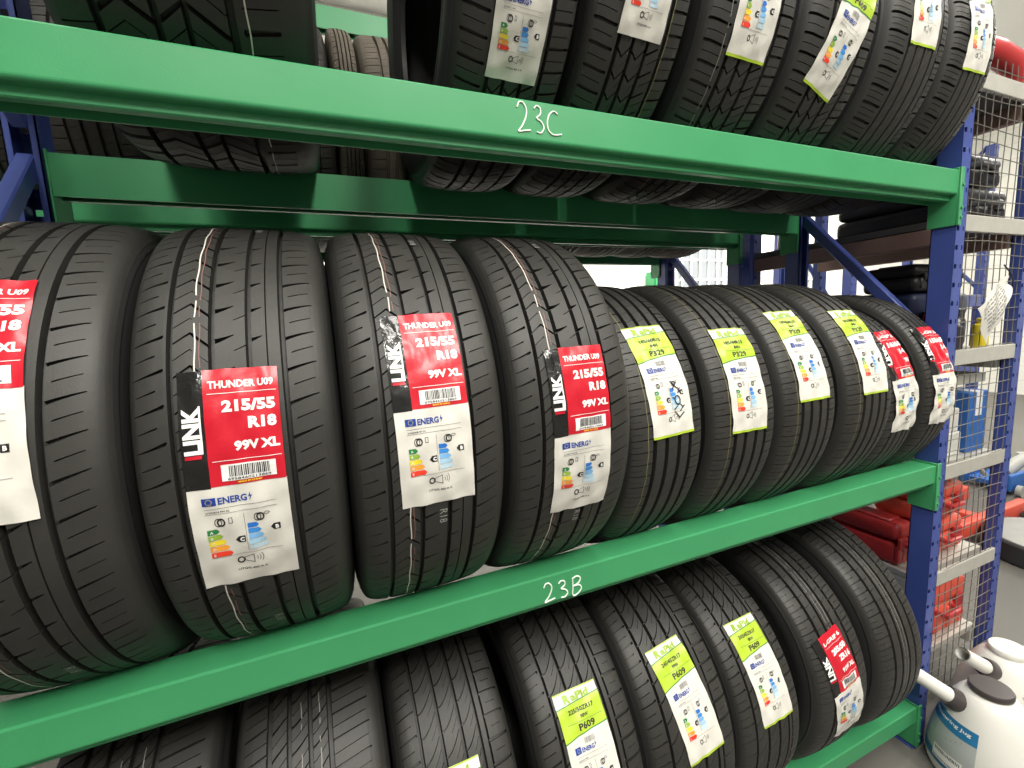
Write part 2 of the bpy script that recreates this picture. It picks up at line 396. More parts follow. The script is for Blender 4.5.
def lime_label(size, load, model, seed, scribble=False):
    """white band with green word, lime heading, white rating panel and lime foot, 95 x 220 mm"""
    T = 0.110; L = {}
    base = [('paper', rect(-0.0475, T, 0.0475, -T + 0.0035, 0.005), 0)]
    a = [(-0.0475, T - 0.026), (-0.02, T - 0.0235), (0.01, T - 0.0215), (0.0475, T - 0.019)]
    b = [(-0.0475, T - 0.078), (-0.02, T - 0.073), (0.01, T - 0.070), (0.0475, T - 0.0675)]
    def band(p, q, n=10):
        def at(c, u):
            for (x0, y0), (x1, y1) in zip(c[:-1], c[1:]):
                if u <= x1 + 1e-9: return y0 + (y1 - y0) * (u - x0) / (x1 - x0)
        out = []
        xs = np.linspace(-0.0475, 0.0475, 17)
        for x0, x1 in zip(xs[:-1], xs[1:]):
            for j in range(n):
                f, g = j / n, (j + 1) / n
                Q = lambda x, f: (x, at(p, x) + (at(q, x) - at(p, x)) * f)
                out.append([Q(x0, f), Q(x1, f), Q(x1, g), Q(x0, g)])
        return out
    sh = lambda c, d: [(x, y + d) for x, y in c]
    L['colour_panel'] = [('lime', band(a, b), 1), ('g1', band(sh(a, 0.0018), a, 1), 1), ('g1', band(b, sh(b, -0.0018), 1), 1)]
    L['top_edge'] = [('lime', rect(-0.0475, T, 0.0475, T - 0.0022, 0.006), 1)]
    L['foot_edge'] = [('lime', rect(-0.0475, -T + 0.0045, 0.0475, -T, 0.006), 1)]
    lt = [('lime_dark', text('R', -0.029, T - 0.0195, 0.0135, 0.0145, bold=0.06) + text('aPid', -0.0125, T - 0.0190, 0.0118, 0.0400, bold=0.045), 1)]
    lt.append(('ink', text(size, 0.001, T - 0.0385, 0.0070, 0.0056 * len(size), align='c', bold=0.03), 2))
    lt.append(('ink', text(load, 0.004, T - 0.0495, 0.0058, 0.0056 * len(load), align='c', bold=0.03), 2))
    lt.append(('g1', rect(-0.034, T - 0.0532, 0.042, T - 0.0538, 0.006), 2))
    lt.append(('ink', text(model, 0.004, T - 0.0672, 0.0105, 0.035, align='c', bold=0.03), 2))
    L['lettering'] = lt
    L['barcode'] = [('grey_ink', barcode(-0.010, T - 0.0790, 0.012, T - 0.0880, seed), 1)]
    merge(L, energy_panel(0.0, T - 0.0755, 0.090, 0.152, seed, utqg=False, size_txt=size + ' ' + load, ticks='CC'))
    if scribble:
        s = []
        for pts in ([(0.008, -0.010), (0.016, -0.019), (0.020, -0.024)], [(0.021, -0.014), (0.010, -0.024)], [(0.022, -0.024), (0.025, -0.033)], [(0.027, -0.025), (0.020, -0.033)],
                    [(0.015 + 0.006 * cos(t), -0.046 + 0.008 * sin(t)) for t in np.linspace(0, 6.3, 12)], [(0.006, -0.040), (0.026, -0.060)], [(0.020, -0.052), (0.006, -0.062)],
                    [(0.006, -0.066), (0.014, -0.078), (0.026, -0.070)], [(0.018, -0.066), (0.030, -0.058)]):
            s += stroke(pts, 0.0022)
        L['marker_scribble'] = [('ink', s, 3)]
    return base, L

# ------------------------------------------------------------------ tyres
CROWN = [(0, 0), (0.28, 0.0003), (0.46, 0.0010), (0.65, 0.0025), (0.79, 0.0046), (0.88, 0.0078), (0.926, 0.0108), (0.965, 0.0155), (1.0, 0.0225)]
CX = np.array([c[0] for c in CROWN]); CD = np.array([c[1] for c in CROWN])
def crown(x, R, tw): return R - np.interp(abs(np.asarray(x)) / (tw / 2), CX, CD)

def rib(x0, x1, sig=lambda s: 0.0 * s, **slots): return dict(x0=x0, x1=x1, sig=sig, slots={int(k[1:]): v for k, v in slots.items()})
# slot value: (width at left, width at right, depth, start, end) across the rib
KINDS = {}
def _up(a, p=1.0): return lambda s: a * s ** p
KINDS['thunder'] = dict(Np=52, tk=[0.0, 0.5], gd=0.0072, ribs=[
    rib(-0.5, -0.315, _up(0.012, 1.3), s0=(0.0006, 0.0030, 0.004, 0.16, 0.92), s1=(0.0006, 0.0016, 0.003, 0.24, 0.72)),
    rib(-0.285, -0.205, _up(0.013), s0=(0.0016, 0.0022, 0.004, 0.0, 1.0), s1=(0.0010, 0.0010, 0.003, 0.0, 1.0)),
    rib(-0.205, -0.120, lambda s: 0.013 - 0.018 * s, s0=(0.0034, 0.0030, 0.006, 0.0, 1.0), s1=(0.0004, 0.0010, 0.002, 0.5, 1.0)),
    rib(-0.088, 0.062, _up(0.014, 1.2), s0=(0.0046, 0.0008, 0.006, 0.0, 0.62), s1=(0.0008, 0.0012, 0.003, 0.62, 1.0)),
    rib(0.094, 0.166, _up(0.007), s0=(0.0036, 0.0008, 0.006, 0.0, 0.75)),
    rib(0.174, 0.236, _up(0.007)),
    rib(0.268, 0.5, _up(0.016, 0.9), s0=(0.0032, 0.0010, 0.0045, 0.0, 0.66), s1=(0.0012, 0.0008, 0.003, 0.12, 0.60))])
KINDS['touring'] = dict(Np=80, tk=[0.0, 0.5], gd=0.0078, ribs=[
    rib(-0.5, -0.235, _up(0.003), s0=(0.0010, 0.0019, 0.0035, 0.13, 1.0), s1=(0.0006, 0.0006, 0.0012, 0.16, 0.55)),
    rib(-0.185, -0.082, _up(0.006), s0=(0.0005, 0.0005, 0.0014, 0.0, 1.0)),
    rib(-0.032, 0.082, _up(0.008), s0=(0.0005, 0.0005, 0.0014, 0.0, 1.0)),
    rib(0.132, 0.235, _up(0.006), s0=(0.0005, 0.0005, 0.0014, 0.0, 1.0)),
    rib(0.285, 0.5, _up(0.004), s0=(0.0022, 0.0016, 0.0035, 0.0, 0.72), s1=(0.0006, 0.0006, 0.0012, 0.10, 0.6))])
KINDS['sport'] = dict(Np=56, tk=[0.0, 0.5], gd=0.0074, ribs=[
    rib(-0.5, -0.315, _up(0.010), s0=(0.0014, 0.0032, 0.0045, 0.14, 0.95), s1=(0.0008, 0.0014, 0.003, 0.18, 0.75)),
    rib(-0.285, -0.135, _up(0.034, 1.6), s0=(0.0026, 0.0014, 0.0045, 0.0, 1.0), s1=(0.0008, 0.0010, 0.002, 0.55, 1.0)),
    rib(-0.100, 0.045, _up(0.034, 1.6), s0=(0.0026, 0.0014, 0.0045, 0.0, 1.0), s1=(0.0008, 0.0010, 0.002, 0.55, 1.0)),
    rib(0.080, 0.205, _up(0.032, 1.6), s0=(0.0026, 0.0014, 0.0045, 0.0, 1.0), s1=(0.0008, 0.0010, 0.002, 0.55, 1.0)),
    rib(0.232, 0.275, _up(0.006)),
    rib(0.295, 0.5, _up(0.004), s0=(0.0040, 0.0030, 0.0050, 0.0, 0.86), s1=(0.0010, 0.0009, 0.002, 0.2, 0.6))])
KINDS['grip'] = dict(Np=72, tk=[0.0, 0.5], gd=0.0074, ribs=[
    rib(-0.5, -0.270, _up(0.005), s0=(0.0012, 0.0026, 0.004, 0.13, 1.0), s1=(0.0008, 0.0010, 0.002, 0.18, 0.6)),
    rib(-0.225, -0.110, _up(0.006), s0=(0.0010, 0.0008, 0.003, 0.0, 0.7)),
    rib(-0.070, 0.055, _up(0.010), s0=(0.0010, 0.0008, 0.003, 0.0, 0.7)),
    rib(0.095, 0.205, _up(0.010), s0=(0.0010, 0.0008, 0.003, 0.0, 0.7)),
    rib(0.248, 0.5, _up(0.009), s0=(0.0028, 0.0012, 0.004, 0.0, 0.70), s1=(0.0010, 0.0008, 0.002, 0.1, 0.55))])
KINDS['zigzag'] = dict(Np=66, tk=[0.0, 0.5], gd=0.0072, ribs=[
    rib(-0.5, -0.235, lambda s: 0.003 * np.cos(pi * s), s0=(0.0034, 0.0030, 0.0055, 0.12, 0.92), s1=(0.0009, 0.0009, 0.003, 0.15, 0.80)),
    rib(-0.195, -0.145, _up(-0.009), s0=(0.0030, 0.0024, 0.006, 0.0, 1.0)),
    rib(-0.145, -0.085, lambda s: -0.009 + 0.014 * s, s0=(0.0026, 0.0026, 0.006, 0.0, 1.0), s1=(0.001, 0.001, 0.002, 0.3, 1.0)),
    rib(-0.050, 0.005, _up(-0.009), s0=(0.0030, 0.0024, 0.006, 0.0, 1.0)),
    rib(0.005, 0.070, lambda s: -0.009 + 0.014 * s, s0=(0.0026, 0.0026, 0.006, 0.0, 1.0), s1=(0.001, 0.001, 0.002, 0.3, 1.0)),
    rib(0.105, 0.240, _up(0.014), s0=(0.0030, 0.0020, 0.006, 0.0, 0.8), s1=(0.001, 0.001, 0.002, 0.2, 1.0)),
    rib(0.275, 0.5, _up(0.003), s0=(0.0032, 0.0026, 0.0045, 0.0, 0.85), s1=(0.0010, 0.0009, 0.002, 0.0, 0.7))])
KINDS['slant'] = dict(Np=62, tk=[0.0, 0.34, 0.67], gd=0.0072, ribs=[
    rib(-0.5, -0.215, lambda s: 0.003 * np.cos(pi * s), s0=(0.0038, 0.0032, 0.0055, 0.12, 0.92), s1=(0.0008, 0.0008, 0.002, 0.15, 0.80), s2=(0.0008, 0.0008, 0.002, 0.15, 0.80)),
    rib(-0.185, -0.085, _up(0.030), s0=(0.0012, 0.0012, 0.003, 0.0, 1.0)),
    rib(-0.058, 0.055, _up(0.034), s0=(0.0012, 0.0012, 0.003, 0.0, 1.0)),
    rib(0.082, 0.195, _up(0.034), s0=(0.0012, 0.0012, 0.003, 0.0, 1.0)),
    rib(0.222, 0.295, _up(0.022), s0=(0.0012, 0.0012, 0.003, 0.0, 1.0)),
    rib(0.312, 0.5, _up(0.003), s0=(0.0028, 0.0024, 0.004, 0.0, 0.8), s1=(0.0008, 0.0008, 0.0015, 0.0, 0.6), s2=(0.0008, 0.0008, 0.0015, 0.0, 0.6))])
KINDS['terrain'] = dict(Np=46, tk=[0.0, 0.5], gd=0.0095, ribs=[
    rib(-0.5, -0.335, _up(0.010), s0=(0.0080, 0.0070, 0.009, 0.10, 1.0), s1=(0.0014, 0.0014, 0.004, 0.30, 1.0)),
    rib(-0.305, -0.225, _up(0.018), s0=(0.0065, 0.0055, 0.009, 0.0, 1.0), s1=(0.0012, 0.0012, 0.004, 0.0, 1.0)),
    rib(-0.225, -0.125, lambda s: 0.018 - 0.022 * s, s0=(0.0055, 0.0065, 0.009, 0.0, 1.0), s1=(0.0012, 0.0012, 0.004, 0.0, 1.0)),
    rib(-0.095, -0.010, _up(0.020), s0=(0.0060, 0.0050, 0.009, 0.0, 1.0), s1=(0.0014, 0.0014, 0.004, 0.0, 1.0)),
    rib(0.015, 0.155, lambda s: 0.02 - 0.03 * s, s0=(0.0050, 0.0060, 0.009, 0.0, 1.0), s1=(0.0014, 0.0014, 0.004, 0.0, 1.0)),
    rib(0.190, 0.5, _up(0.010), s0=(0.0056, 0.0040, 0.006, 0.08, 0.56), s1=(0.0012, 0.0012, 0.003, 0.1, 0.55))])
KINDS['allseason'] = dict(Np=58, tk=[0.0, 0.5], gd=0.0078, ribs=[
    rib(-0.5, -0.300, _up(0.012), s0=(0.0016, 0.0040, 0.005, 0.26, 1.0), s1=(0.0010, 0.0010, 0.003, 0.30, 1.0)),
    rib(-0.260, -0.165, _up(0.020), s0=(0.0034, 0.0020, 0.006, 0.0, 1.0), s1=(0.0010, 0.0010, 0.003, 0.0, 1.0)),
    rib(-0.130, -0.020, _up(0.022, 1.3), s0=(0.0036, 0.0018, 0.006, 0.0, 1.0), s1=(0.0010, 0.0010, 0.003, 0.0, 1.0)),
    rib(0.015, 0.115, _up(0.022, 1.3), s0=(0.0036, 0.0018, 0.006, 0.0, 1.0), s1=(0.0010, 0.0010, 0.003, 0.0, 1.0)),
    rib(0.155, 0.5, _up(0.018), s0=(0.0036, 0.0022, 0.005, 0.0, 0.75), s1=(0.0012, 0.0010, 0.003, 0.0, 0.7))])

def tread_mesh(kind, R, tw, mat):
    K = KINDS[kind]; Np = K['Np']; tk = K['tk']; ns = len(tk); ribs = K['ribs']
    cols = []                  # x, groove depth, sigma, [(width, depth) per slot]
    prev = None
    for r in ribs:
        x0, x1 = r['x0'] * tw, r['x1'] * tw
        edge = r['x0'] <= -0.499 or r['x1'] >= 0.499
        S = list(np.linspace(0, 1, 11 if edge else 8))
        if edge:
            S += [0.04, 0.08, 0.14] if r['x0'] < 0 else [0.86, 0.92, 0.96]
        for v in r['slots'].values():
            for e in v[3:5]:
                if 0 < e < 1: S += [e - 0.015, e + 0.015]
        S = sorted(set(round(s, 4) for s in S))
        if prev is not None and r['x0'] - prev['x1'] > 0.004:
            ga, gb = prev['x1'] * tw, x0; c = min(0.0012, (gb - ga) * 0.2)
            sa, sb = float(prev['sig'](np.float64(1.0))), float(r['sig'](np.float64(0.0)))
            gd = K['gd'] * 1.45 if (gb - ga) > 0.003 else 0.005
            cols.append((ga + c, gd, sa, [(0.0006, 0.0)] * ns)); cols.append((gb - c, gd, sb, [(0.0006, 0.0)] * ns))
        elif prev is not None: S = S[1:]
        for s in S:
            sl = []
            for k in range(ns):
                if k in r['slots']:
                    a, b, d, e0, e1 = r['slots'][k]
                    a, b, d = a * 1.5, b * 1.5, d * 1.5
                    inside = (e0 - 1e-6 <= s <= e1 + 1e-6) or (e0 <= 0 and s <= e1 + 1e-6 and s >= 0)
                    sl.append((a + (b - a) * (s - e0) / max(e1 - e0, 1e-3) if inside else 0.0008, d if inside else 0.0))
                else: sl.append((0.0006, 0.0))
            cols.append((x0 + (x1 - x0) * s, 0.0, float(r['sig'](np.float64(s))), sl))
        prev = r
    nC = len(cols); nR = Np * ns * 4
    x = np.array([c[0] for c in cols]); gd = np.array([c[1] for c in cols]); sg = np.array([c[2] for c in cols])
    w = np.array([[q[0] for q in c[3]] for c in cols]); d = np.array([[q[1] for q in c[3]] for c in cols])
    base = crown(x, R, tw) - gd
    TH = np.zeros((Np, ns, 4, nC)); RR = np.zeros((Np, ns, 4, nC))
    for p in range(Np):
        for k in range(ns):
            t = (p + tk[k]) * 2 * pi / Np
            h = w[:, k] / 2
            e = np.minimum(h * 0.4, 0.0003)
            for mI, off in enumerate((-h, -h + e, h - e, h)):
                TH[p, k, mI] = t + (sg + off) / R
                RR[p, k, mI] = base - (d[:, k] if mI in (1, 2) else 0)
    TH = TH.reshape(nR, nC); RR = RR.reshape(nR, nC)
    V = np.stack([np.broadcast_to(x, TH.shape), -RR * np.cos(TH), RR * np.sin(TH)], 2).reshape(-1, 3)
    i = np.arange(nR)[:, None]; j = np.arange(nC - 1)[None, :]; i2 = (i + 1) % nR
    F = np.stack([i * nC + j, i * nC + j + 1, i2 * nC + j + 1, i2 * nC + j], 2).reshape(-1, 4)
    me = bpy.data.meshes.new('tread')
    me.vertices.add(len(V)); me.vertices.foreach_set('co', V.ravel().astype(np.float32))
    me.loops.add(F.size); me.loops.foreach_set('vertex_index', F.ravel().astype(np.int32))
    me.polygons.add(len(F)); me.polygons.foreach_set('loop_start', (np.arange(len(F)) * 4).astype(np.int32))
    me.polygons.foreach_set('use_smooth', np.ones(len(F), bool))
    me.update(calc_edges=True); me.validate()
    me.set_sharp_from_angle(angle=radians(32))
    me.materials.append(mat)
    return me

def sidewall_mesh(R, w, tw, rim, mat, side):
    sh = R - rim; h = w / 2; e = tw / 2
    P = [(e - 0.0015, R - 0.0205), (e, R - 0.0240), (e + (h - e) * 0.35, R - sh * 0.24), (e + (h - e) * 0.42, R - sh * 0.27), (e + (h - e) * 0.36, R - sh * 0.275), (h * 0.985, R - sh * 0.36),
         (h, R - sh * 0.46), (h * 0.992, R - sh * 0.56), (h * 0.965, R - sh * 0.66), (h * 0.968, R - sh * 0.67), (h * 0.93, R - sh * 0.76),
         (h * 0.945, R - sh * 0.79), (h * 0.945, R - sh * 0.84), (h * 0.88, R - sh * 0.89), (h * 0.83, R - sh * 0.96), (h * 0.80, rim), (h * 0.70, rim - 0.001), (h * 0.68, R - sh * 0.96),
         (h * 0.78, R - sh * 0.84), (h * 0.87, R - sh * 0.60), (h * 0.88, R - sh * 0.40), (h * 0.80, R - sh * 0.22), (h * 0.5, R - 0.0205), (0.0, R - 0.0185)]
    n = 120; V = []; F = []
    for (x, r) in P:
        for k in range(n):
            t = 2 * pi * k / n; V.append((side * x, -r * cos(t), r * sin(t)))
    for i in range(len(P) - 1):
        for k in range(n):
            k2 = (k + 1) % n; f = (i * n + k, i * n + k2, (i + 1) * n + k2, (i + 1) * n + k)
            F.append(f if side < 0 else f[::-1])
    return mesh_from('sidewall', V, F, [mat], smooth=True, sharp=50)

def wrap(polys_by_layer, R, tw, x0, th0, al, seed, lift=0.0005, amp=0.0008):
    """maps label drawings onto the crown of the tyre; returns verts, faces, material index, materials"""
    r = random.Random(seed); ph = [r.uniform(0, 6.28) for _ in range(6)]
    V = []; F = []; fm = []; keys = []
    ca, sa = cos(al), sin(al)
    for key, polys, layer in polys_by_layer:
        if key not in keys: keys.append(key)
        mi = keys.index(key)
        for poly in polys:
            if len(poly) < 3: continue
            area = sum(a[0] * b[1] - b[0] * a[1] for a, b in zip(poly, poly[1:] + poly[:1]))
            if area < 0: poly = poly[::-1]
            n = len(V)
            for (u, v) in poly:
                U, W = u * ca - v * sa, u * sa + v * ca
                x = x0 + U; th = th0 + W / R
                wr = amp * (sin(170 * u + 60 * v + ph[0]) + 0.7 * sin(-90 * u + 150 * v + ph[1]) + 0.6 * sin(260 * u - 40 * v + ph[2]) + 1.0 * max(0, sin(40 * v + 70 * u + ph[3])) ** 6)
                rr = float(crown(x, R, tw)) + lift + layer * 0.0005 + amp * 1.5 + wr
                V.append((x, -rr * cos(th), rr * sin(th)))
            F.append(list(range(n, n + len(poly)))); fm.append(mi)
    return V, F, fm, [M[k] for k in keys]

_TM = {}
def tyre_meshes(kind, R, w, tw, rim, mat='rubber'):
    k = (kind, R, w, tw, rim, mat)
    if k not in _TM:
        side = M['rubber_side'] if mat == 'rubber' else M[mat]
        _TM[k] = (tread_mesh(kind, R, tw, M[mat]), sidewall_mesh(R, w, tw, rim, side, -1), sidewall_mesh(R, w, tw, rim, side, 1))
    return _TM[k]

def stripe_mesh(R, tw, items):
    V = []; F = []; fm = []; mats = []
    for (x, w, key, gap) in items:
        if M[key] not in mats: mats.append(M[key])
        mi = mats.index(M[key]); n = 260
        rr = random.Random(int(x * 1e5))
        for k in range(n):
            if gap and rr.random() < gap: continue
            b = len(V)
            for t in (k, k + 1):
                th = 2 * pi * t / n; wob = 0.0006 * sin(th * 37 + x * 900)
                for s in (-0.5, 0.5):
                    xx = x + wob + s * w; r = float(crown(xx, R, tw)) + 0.0003
                    V.append((xx, -r * cos(th), r * sin(th)))
            F.append([b, b + 1, b + 3, b + 2]); fm.append(mi)
    return mesh_from('paint_stripe', V, F, mats, fm)

def tyre(level, X, kind, R, w, tw, rim, label, group, sticker=None, stripes=None, stamps=None, mat='rubber', cy=CY, half=HALF, cz=None, yaw=0.0, tilt=0.0, spin=0.0):
    if cz is None: cz = LV[level] + sqrt(R * R - half * half)
    root = empty('tyre', (X, cy, cz - R), yaw)
    root.rotation_euler = (0, tilt, yaw)
    tag(root, label, 'tyre', group)
    up = (0, 0, R)
    tm, sl, sr = tyre_meshes(kind, R, w, tw, rim, mat)
    t = link('tread', tm, root, up); t.rotation_euler = (spin, 0, 0)
    link('sidewall', sl, root, up); link('sidewall', sr, root, up)
    if stripes:
        link('paint_stripe', stripe_mesh(R, tw, stripes), root, up)
    if stamps:
        polys = []
        for (s, x, deg, h) in stamps:
            # dotted stencil figures reading along the tread
            V, F, fm, mats = wrap([('stamp', text(s, 0, 0, h, bold=-0.005, rot=-pi / 2), 0)], R, tw, x, radians(deg), 0, 1, lift=0.0002, amp=0)
            b = len(polys)
            polys.append((V, F))
        VV = []; FF = []
        for V, F in polys:
            n = len(VV); VV += V; FF += [[i + n for i in f] for f in F]
        link('stencil_mark', mesh_from('stencil_mark', VV, FF, [M['stamp']]), root, up)
    if sticker:
        (base, parts), x0, deg, al, seed = sticker
        amp = 0.0014 if seed in (71, 72) else 0.0007
        V, F, fm, mats = wrap(base, R, tw, x0, radians(deg), al, seed, amp=amp)
        lb = link('label', weld(mesh_from('label', V, F, mats, fm, smooth=True)), root, up)
        for nm, lay in parts.items():
            V, F, fm, mats = wrap(lay, R, tw, x0, radians(deg), al, seed, amp=amp)
            if V:
                flat = nm in ('colour_panel', 'brand_strip', 'top_edge', 'foot_edge')
                me = mesh_from(nm, V, F, mats, fm, smooth=flat)
                link(nm, weld(me) if flat else me, lb)
    return root

# ------------------------------------------------------------------ rack
SLOT = 0.05
def post_mesh(w, d, h, face_front=True):
    """channel upright, slots every 50 mm in the outward face, round holes in the flanges; origin at the outer left foot"""
    b = MB(); t = 0.0022; s = 1 if face_front else -1
    n = int(h / SLOT); xs = [0, w * 0.10, w * 0.36, w * 0.70, w * 0.82, w]
    def quad(p): b.add(p, [(0, 1, 2, 3)])
    for y in (0.0, t * s):
        for k in range(n):
            z0 = k * SLOT
            for zi, (a, c) in enumerate(((0, 0.019), (0.019, 0.031), (0.031, 0.05))):
                for xi in range(5):
                    if zi == 1 and xi in (1, 3): continue
                    quad([(xs[xi], y, z0 + a), (xs[xi + 1], y, z0 + a), (xs[xi + 1], y, z0 + c), (xs[xi], y, z0 + c)])
    for k in range(n):                     # slot edges
        for xi in (1, 3):
            z0, z1 = k * SLOT + 0.019, k * SLOT + 0.031
            for (p, q) in (((xs[xi], z0), (xs[xi + 1], z0)), ((xs[xi + 1], z0), (xs[xi + 1], z1)), ((xs[xi + 1], z1), (xs[xi], z1)), ((xs[xi], z1), (xs[xi], z0))):
                quad([(p[0], 0, p[1]), (q[0], 0, q[1]), (q[0], t * s, q[1]), (p[0], t * s, p[1])])
    y0, y1 = (0.0, d) if s > 0 else (-d, 0.0)
    H = n * SLOT
    b.box(0, t, y0, y1, 0, H); b.box(w - t, w, y0, y1, 0, H)
    yl = y1 if s > 0 else y0
    for (xa, xb) in ((0, w * 0.22), (w * 0.78, w)): b.box(xa, xb, min(yl, yl - s * t), max(yl, yl - s * t), 0, H)
    return b

def frame(x, y0, y1, h, label, w=0.048, d=0.054):
    root = empty('rack_upright_frame', (x, y0, 0)); tag(root, label, 'rack upright', 'blue rack upright frames')
    D = y1 - y0
    post_mesh(w, d, h, True).build('post', M['blue'], root)
    post_mesh(w, d, h, False).build('post', M['blue'], root, (0, D, 0))
    for yy in (0.0, D):
        f = MB(); ya = -0.02 if yy == 0 else yy - d - 0.01
        f.box(-0.01, w + 0.006, ya + 0.022, ya + d + 0.02, 0, 0.004)
        f.tube([(w * 0.5, ya + d * 0.5, 0.004), (w * 0.5, ya + d * 0.5, 0.012)], 0.006, 6)
        f.build('foot_plate', M['blue'], root)
    zs = [0.12, 0.62, 0.62 + 0.62, 1.40 + 0.62, h - 0.12]
    zz = [(0.15, d, D - d, 0.10), (0.20, d, D - d, 0.62), (0.70, D - d, d, 1.30), (1.32, d, D - d, 1.32)]
    def bar(ya, za, yb, zb):
        L = hypot(yb - ya, zb - za); a = atan2(zb - za, yb - ya)
        m4 = Matrix.Translation((w / 2, ya, za)) @ Matrix.Rotation(a, 4, 'X')
        b = MB(); b.box(-0.013, 0.013, -0.012, L + 0.012, -0.016, 0.016, bev=0.003, M4=m4); b.build('brace', M['blue'], root)
    yf, yb = d - 0.008, D - d + 0.008
    bar(yf, 0.18, yb, 0.18)
    bar(yf, 0.24, yb, 0.66)
    bar(yb, 0.72, yf, 1.12)
    bar(yf, 1.27, yb, 1.70)
    bar(yb, 1.78, yf, 2.16)
    bar(yf, 2.24, yb, 2.24)
    return root

def beam(x0, x1, y, ztop, sgn, label, hh=0.077, chalk=None, group='green rack beams'):
    """box beam whose outer face lies at y; sgn=+1 faces the aisle"""
    root = empty('rack_beam', (x0, y, ztop - hh)); tag(root, label, 'rack beam', group)
    d = 0.060; L = x1 - x0; hf = hh - 0.013
    P = []
    for a in range(6):                       # rounded lower front edge
        t = a / 5 * pi / 2; P.append((0.007 - 0.007 * cos(t), hh - hf + 0.007 - 0.007 * sin(t)))
    P += [(0.015, hh - hf), (0.015, 0.002), (0.017, 0.0), (0.028, 0.0), (0.028, 0.003), (0.0185, 0.003), (0.0185, hh - hf + 0.003), (0.008, hh - hf + 0.003),
          (0.003, hh - hf + 0.008), (0.003, hh - 0.003), (d - 0.003, hh - 0.003), (d - 0.003, 0.0), (d, 0.0), (d, hh)]
    P += [(0.003, hh), (0.001, hh - 0.001), (0.0, hh - 0.003)]
    if sgn < 0: P = [(-p[0], p[1]) for p in P]
    MB().prism(P, 'x', 0.004, L - 0.004).build('box_section', M['green'], root)
    for xs, dr in ((0.0, 1), (L, -1)):
        c = MB()
        a, bb = sorted((xs, xs + dr * 0.004))
        ya, yb = (-0.001, 0.062) if sgn > 0 else (-0.062, 0.001)
        c.box(a, bb, ya, yb, -0.065, hh + 0.006, bev=0.001)
        a, bb = sorted((xs + dr * 0.004, xs - dr * 0.013))
        ya, yb = (-0.006, -0.001) if sgn > 0 else (0.001, 0.006)
        c.box(a, bb, ya, yb, -0.065, hh + 0.006, bev=0.001)
        for zc in (-0.045, -0.02, hh * 0.5): c.tube([(xs - dr * 0.007, ya, zc), (xs - dr * 0.007, ya - sgn * 0.003, zc)], 0.004, 8)
        c.build('connector_plate', M['green'], root)
    if chalk:
        b = MB()
        for st in chalk:
            pts = [(px - x0, -0.0008, pz - ztop + hh) for px, pz in st]
            # smooth the hand stroke
            q = []
            for i in range(len(pts) - 1):
                p0, p1, p2, p3 = [Vector(pts[max(0, min(len(pts) - 1, i + o))]) for o in (-1, 0, 1, 2)]
                for k in range(5):
                    t = k / 5; q.append(0.5 * ((2 * p1) + (p2 - p0) * t + (2 * p0 - 5 * p1 + 4 * p2 - p3) * t * t + (3 * p1 - p0 - 3 * p2 + p3) * t ** 3))
            q.append(Vector(pts[-1]))
            b.tube([(v.x, v.y, v.z) for v in q], 0.0013, 6)
        o = b.build('marker_lettering', M['chalk'], root); o['label'] = 'white hand-written shelf number'
    return root

def hand(cx, cz, sc, sh=0.0):
    """returns a function that maps letter coordinates (0..1) to the beam face"""
    return lambda pts, dx, w, h, dz=0: [(cx + dx + x * w, cz + dz + z * h) for x, z in pts]
TWO = [(0.02, 0.80), (0.18, 0.98), (0.45, 0.98), (0.68, 0.78), (0.62, 0.5), (0.35, 0.2), (0.08, 0.0), (0.5, 0.04), (0.95, 0.08)]
THREE = [(0.05, 0.88), (0.3, 1.0), (0.62, 0.92), (0.62, 0.70), (0.28, 0.54), (0.7, 0.42), (0.92, 0.2), (0.65, 0.0), (0.25, 0.02)]
SEE = [(0.75, 0.90), (0.5, 1.0), (0.2, 0.84), (0.04, 0.5), (0.12, 0.16), (0.45, 0.0), (1.0, 0.06)]
BEE = [(0.08, 0.95), (0.10, 0.5), (0.08, 0.02), (0.55, 0.04), (0.92, 0.28), (0.70, 0.50), (0.15, 0.52), (0.6, 0.6), (0.85, 0.85), (0.5, 1.02), (0.08, 0.95)]
h = hand(0, 0, 1)
chalk_c = [h(TWO, 0.311, 0.024, 0.044, 1.6745), h(THREE, 0.340, 0.019, 0.040, 1.676), h(SEE, 0.363, 0.027, 0.036, 1.6755)]
chalk_b = [h(TWO, 0.3245, 0.024, 0.036, 0.868), h(THREE, 0.3545, 0.021, 0.033, 0.868), h(BEE, 0.383, 0.022, 0.036, 0.865)]

frame(FX, RACK_Y, 1.17, 2.42, 'blue slotted rack upright at the right end of the tyre shelves')
frame(LX, RACK_Y, 1.17, 2.42, 'blue rack upright at the left end of the tyre shelves')
bx0, bx1 = LX + 0.05, FX - 0.002
NAMES = {'up': 'upper shelf', 'mid': 'middle shelf', 'low': 'lowest shelf'}
for lv in ('up', 'mid', 'low'):
    hh = 0.077 if lv == 'up' else 0.070
    lab = {'up': 'front green beam of the upper shelf marked 23C', 'mid': 'front green beam of the middle shelf marked 23B', 'low': 'front green beam of the lowest shelf near the floor'}[lv]
    beam(bx0, bx1, RACK_Y, LV[lv], 1, lab, hh, {'up': chalk_c, 'mid': chalk_b}.get(lv))
    beam(bx0, bx1, CY + HALF + 0.060, LV[lv], -1, 'rear green beam behind the tyres of the ' + NAMES[lv], hh)

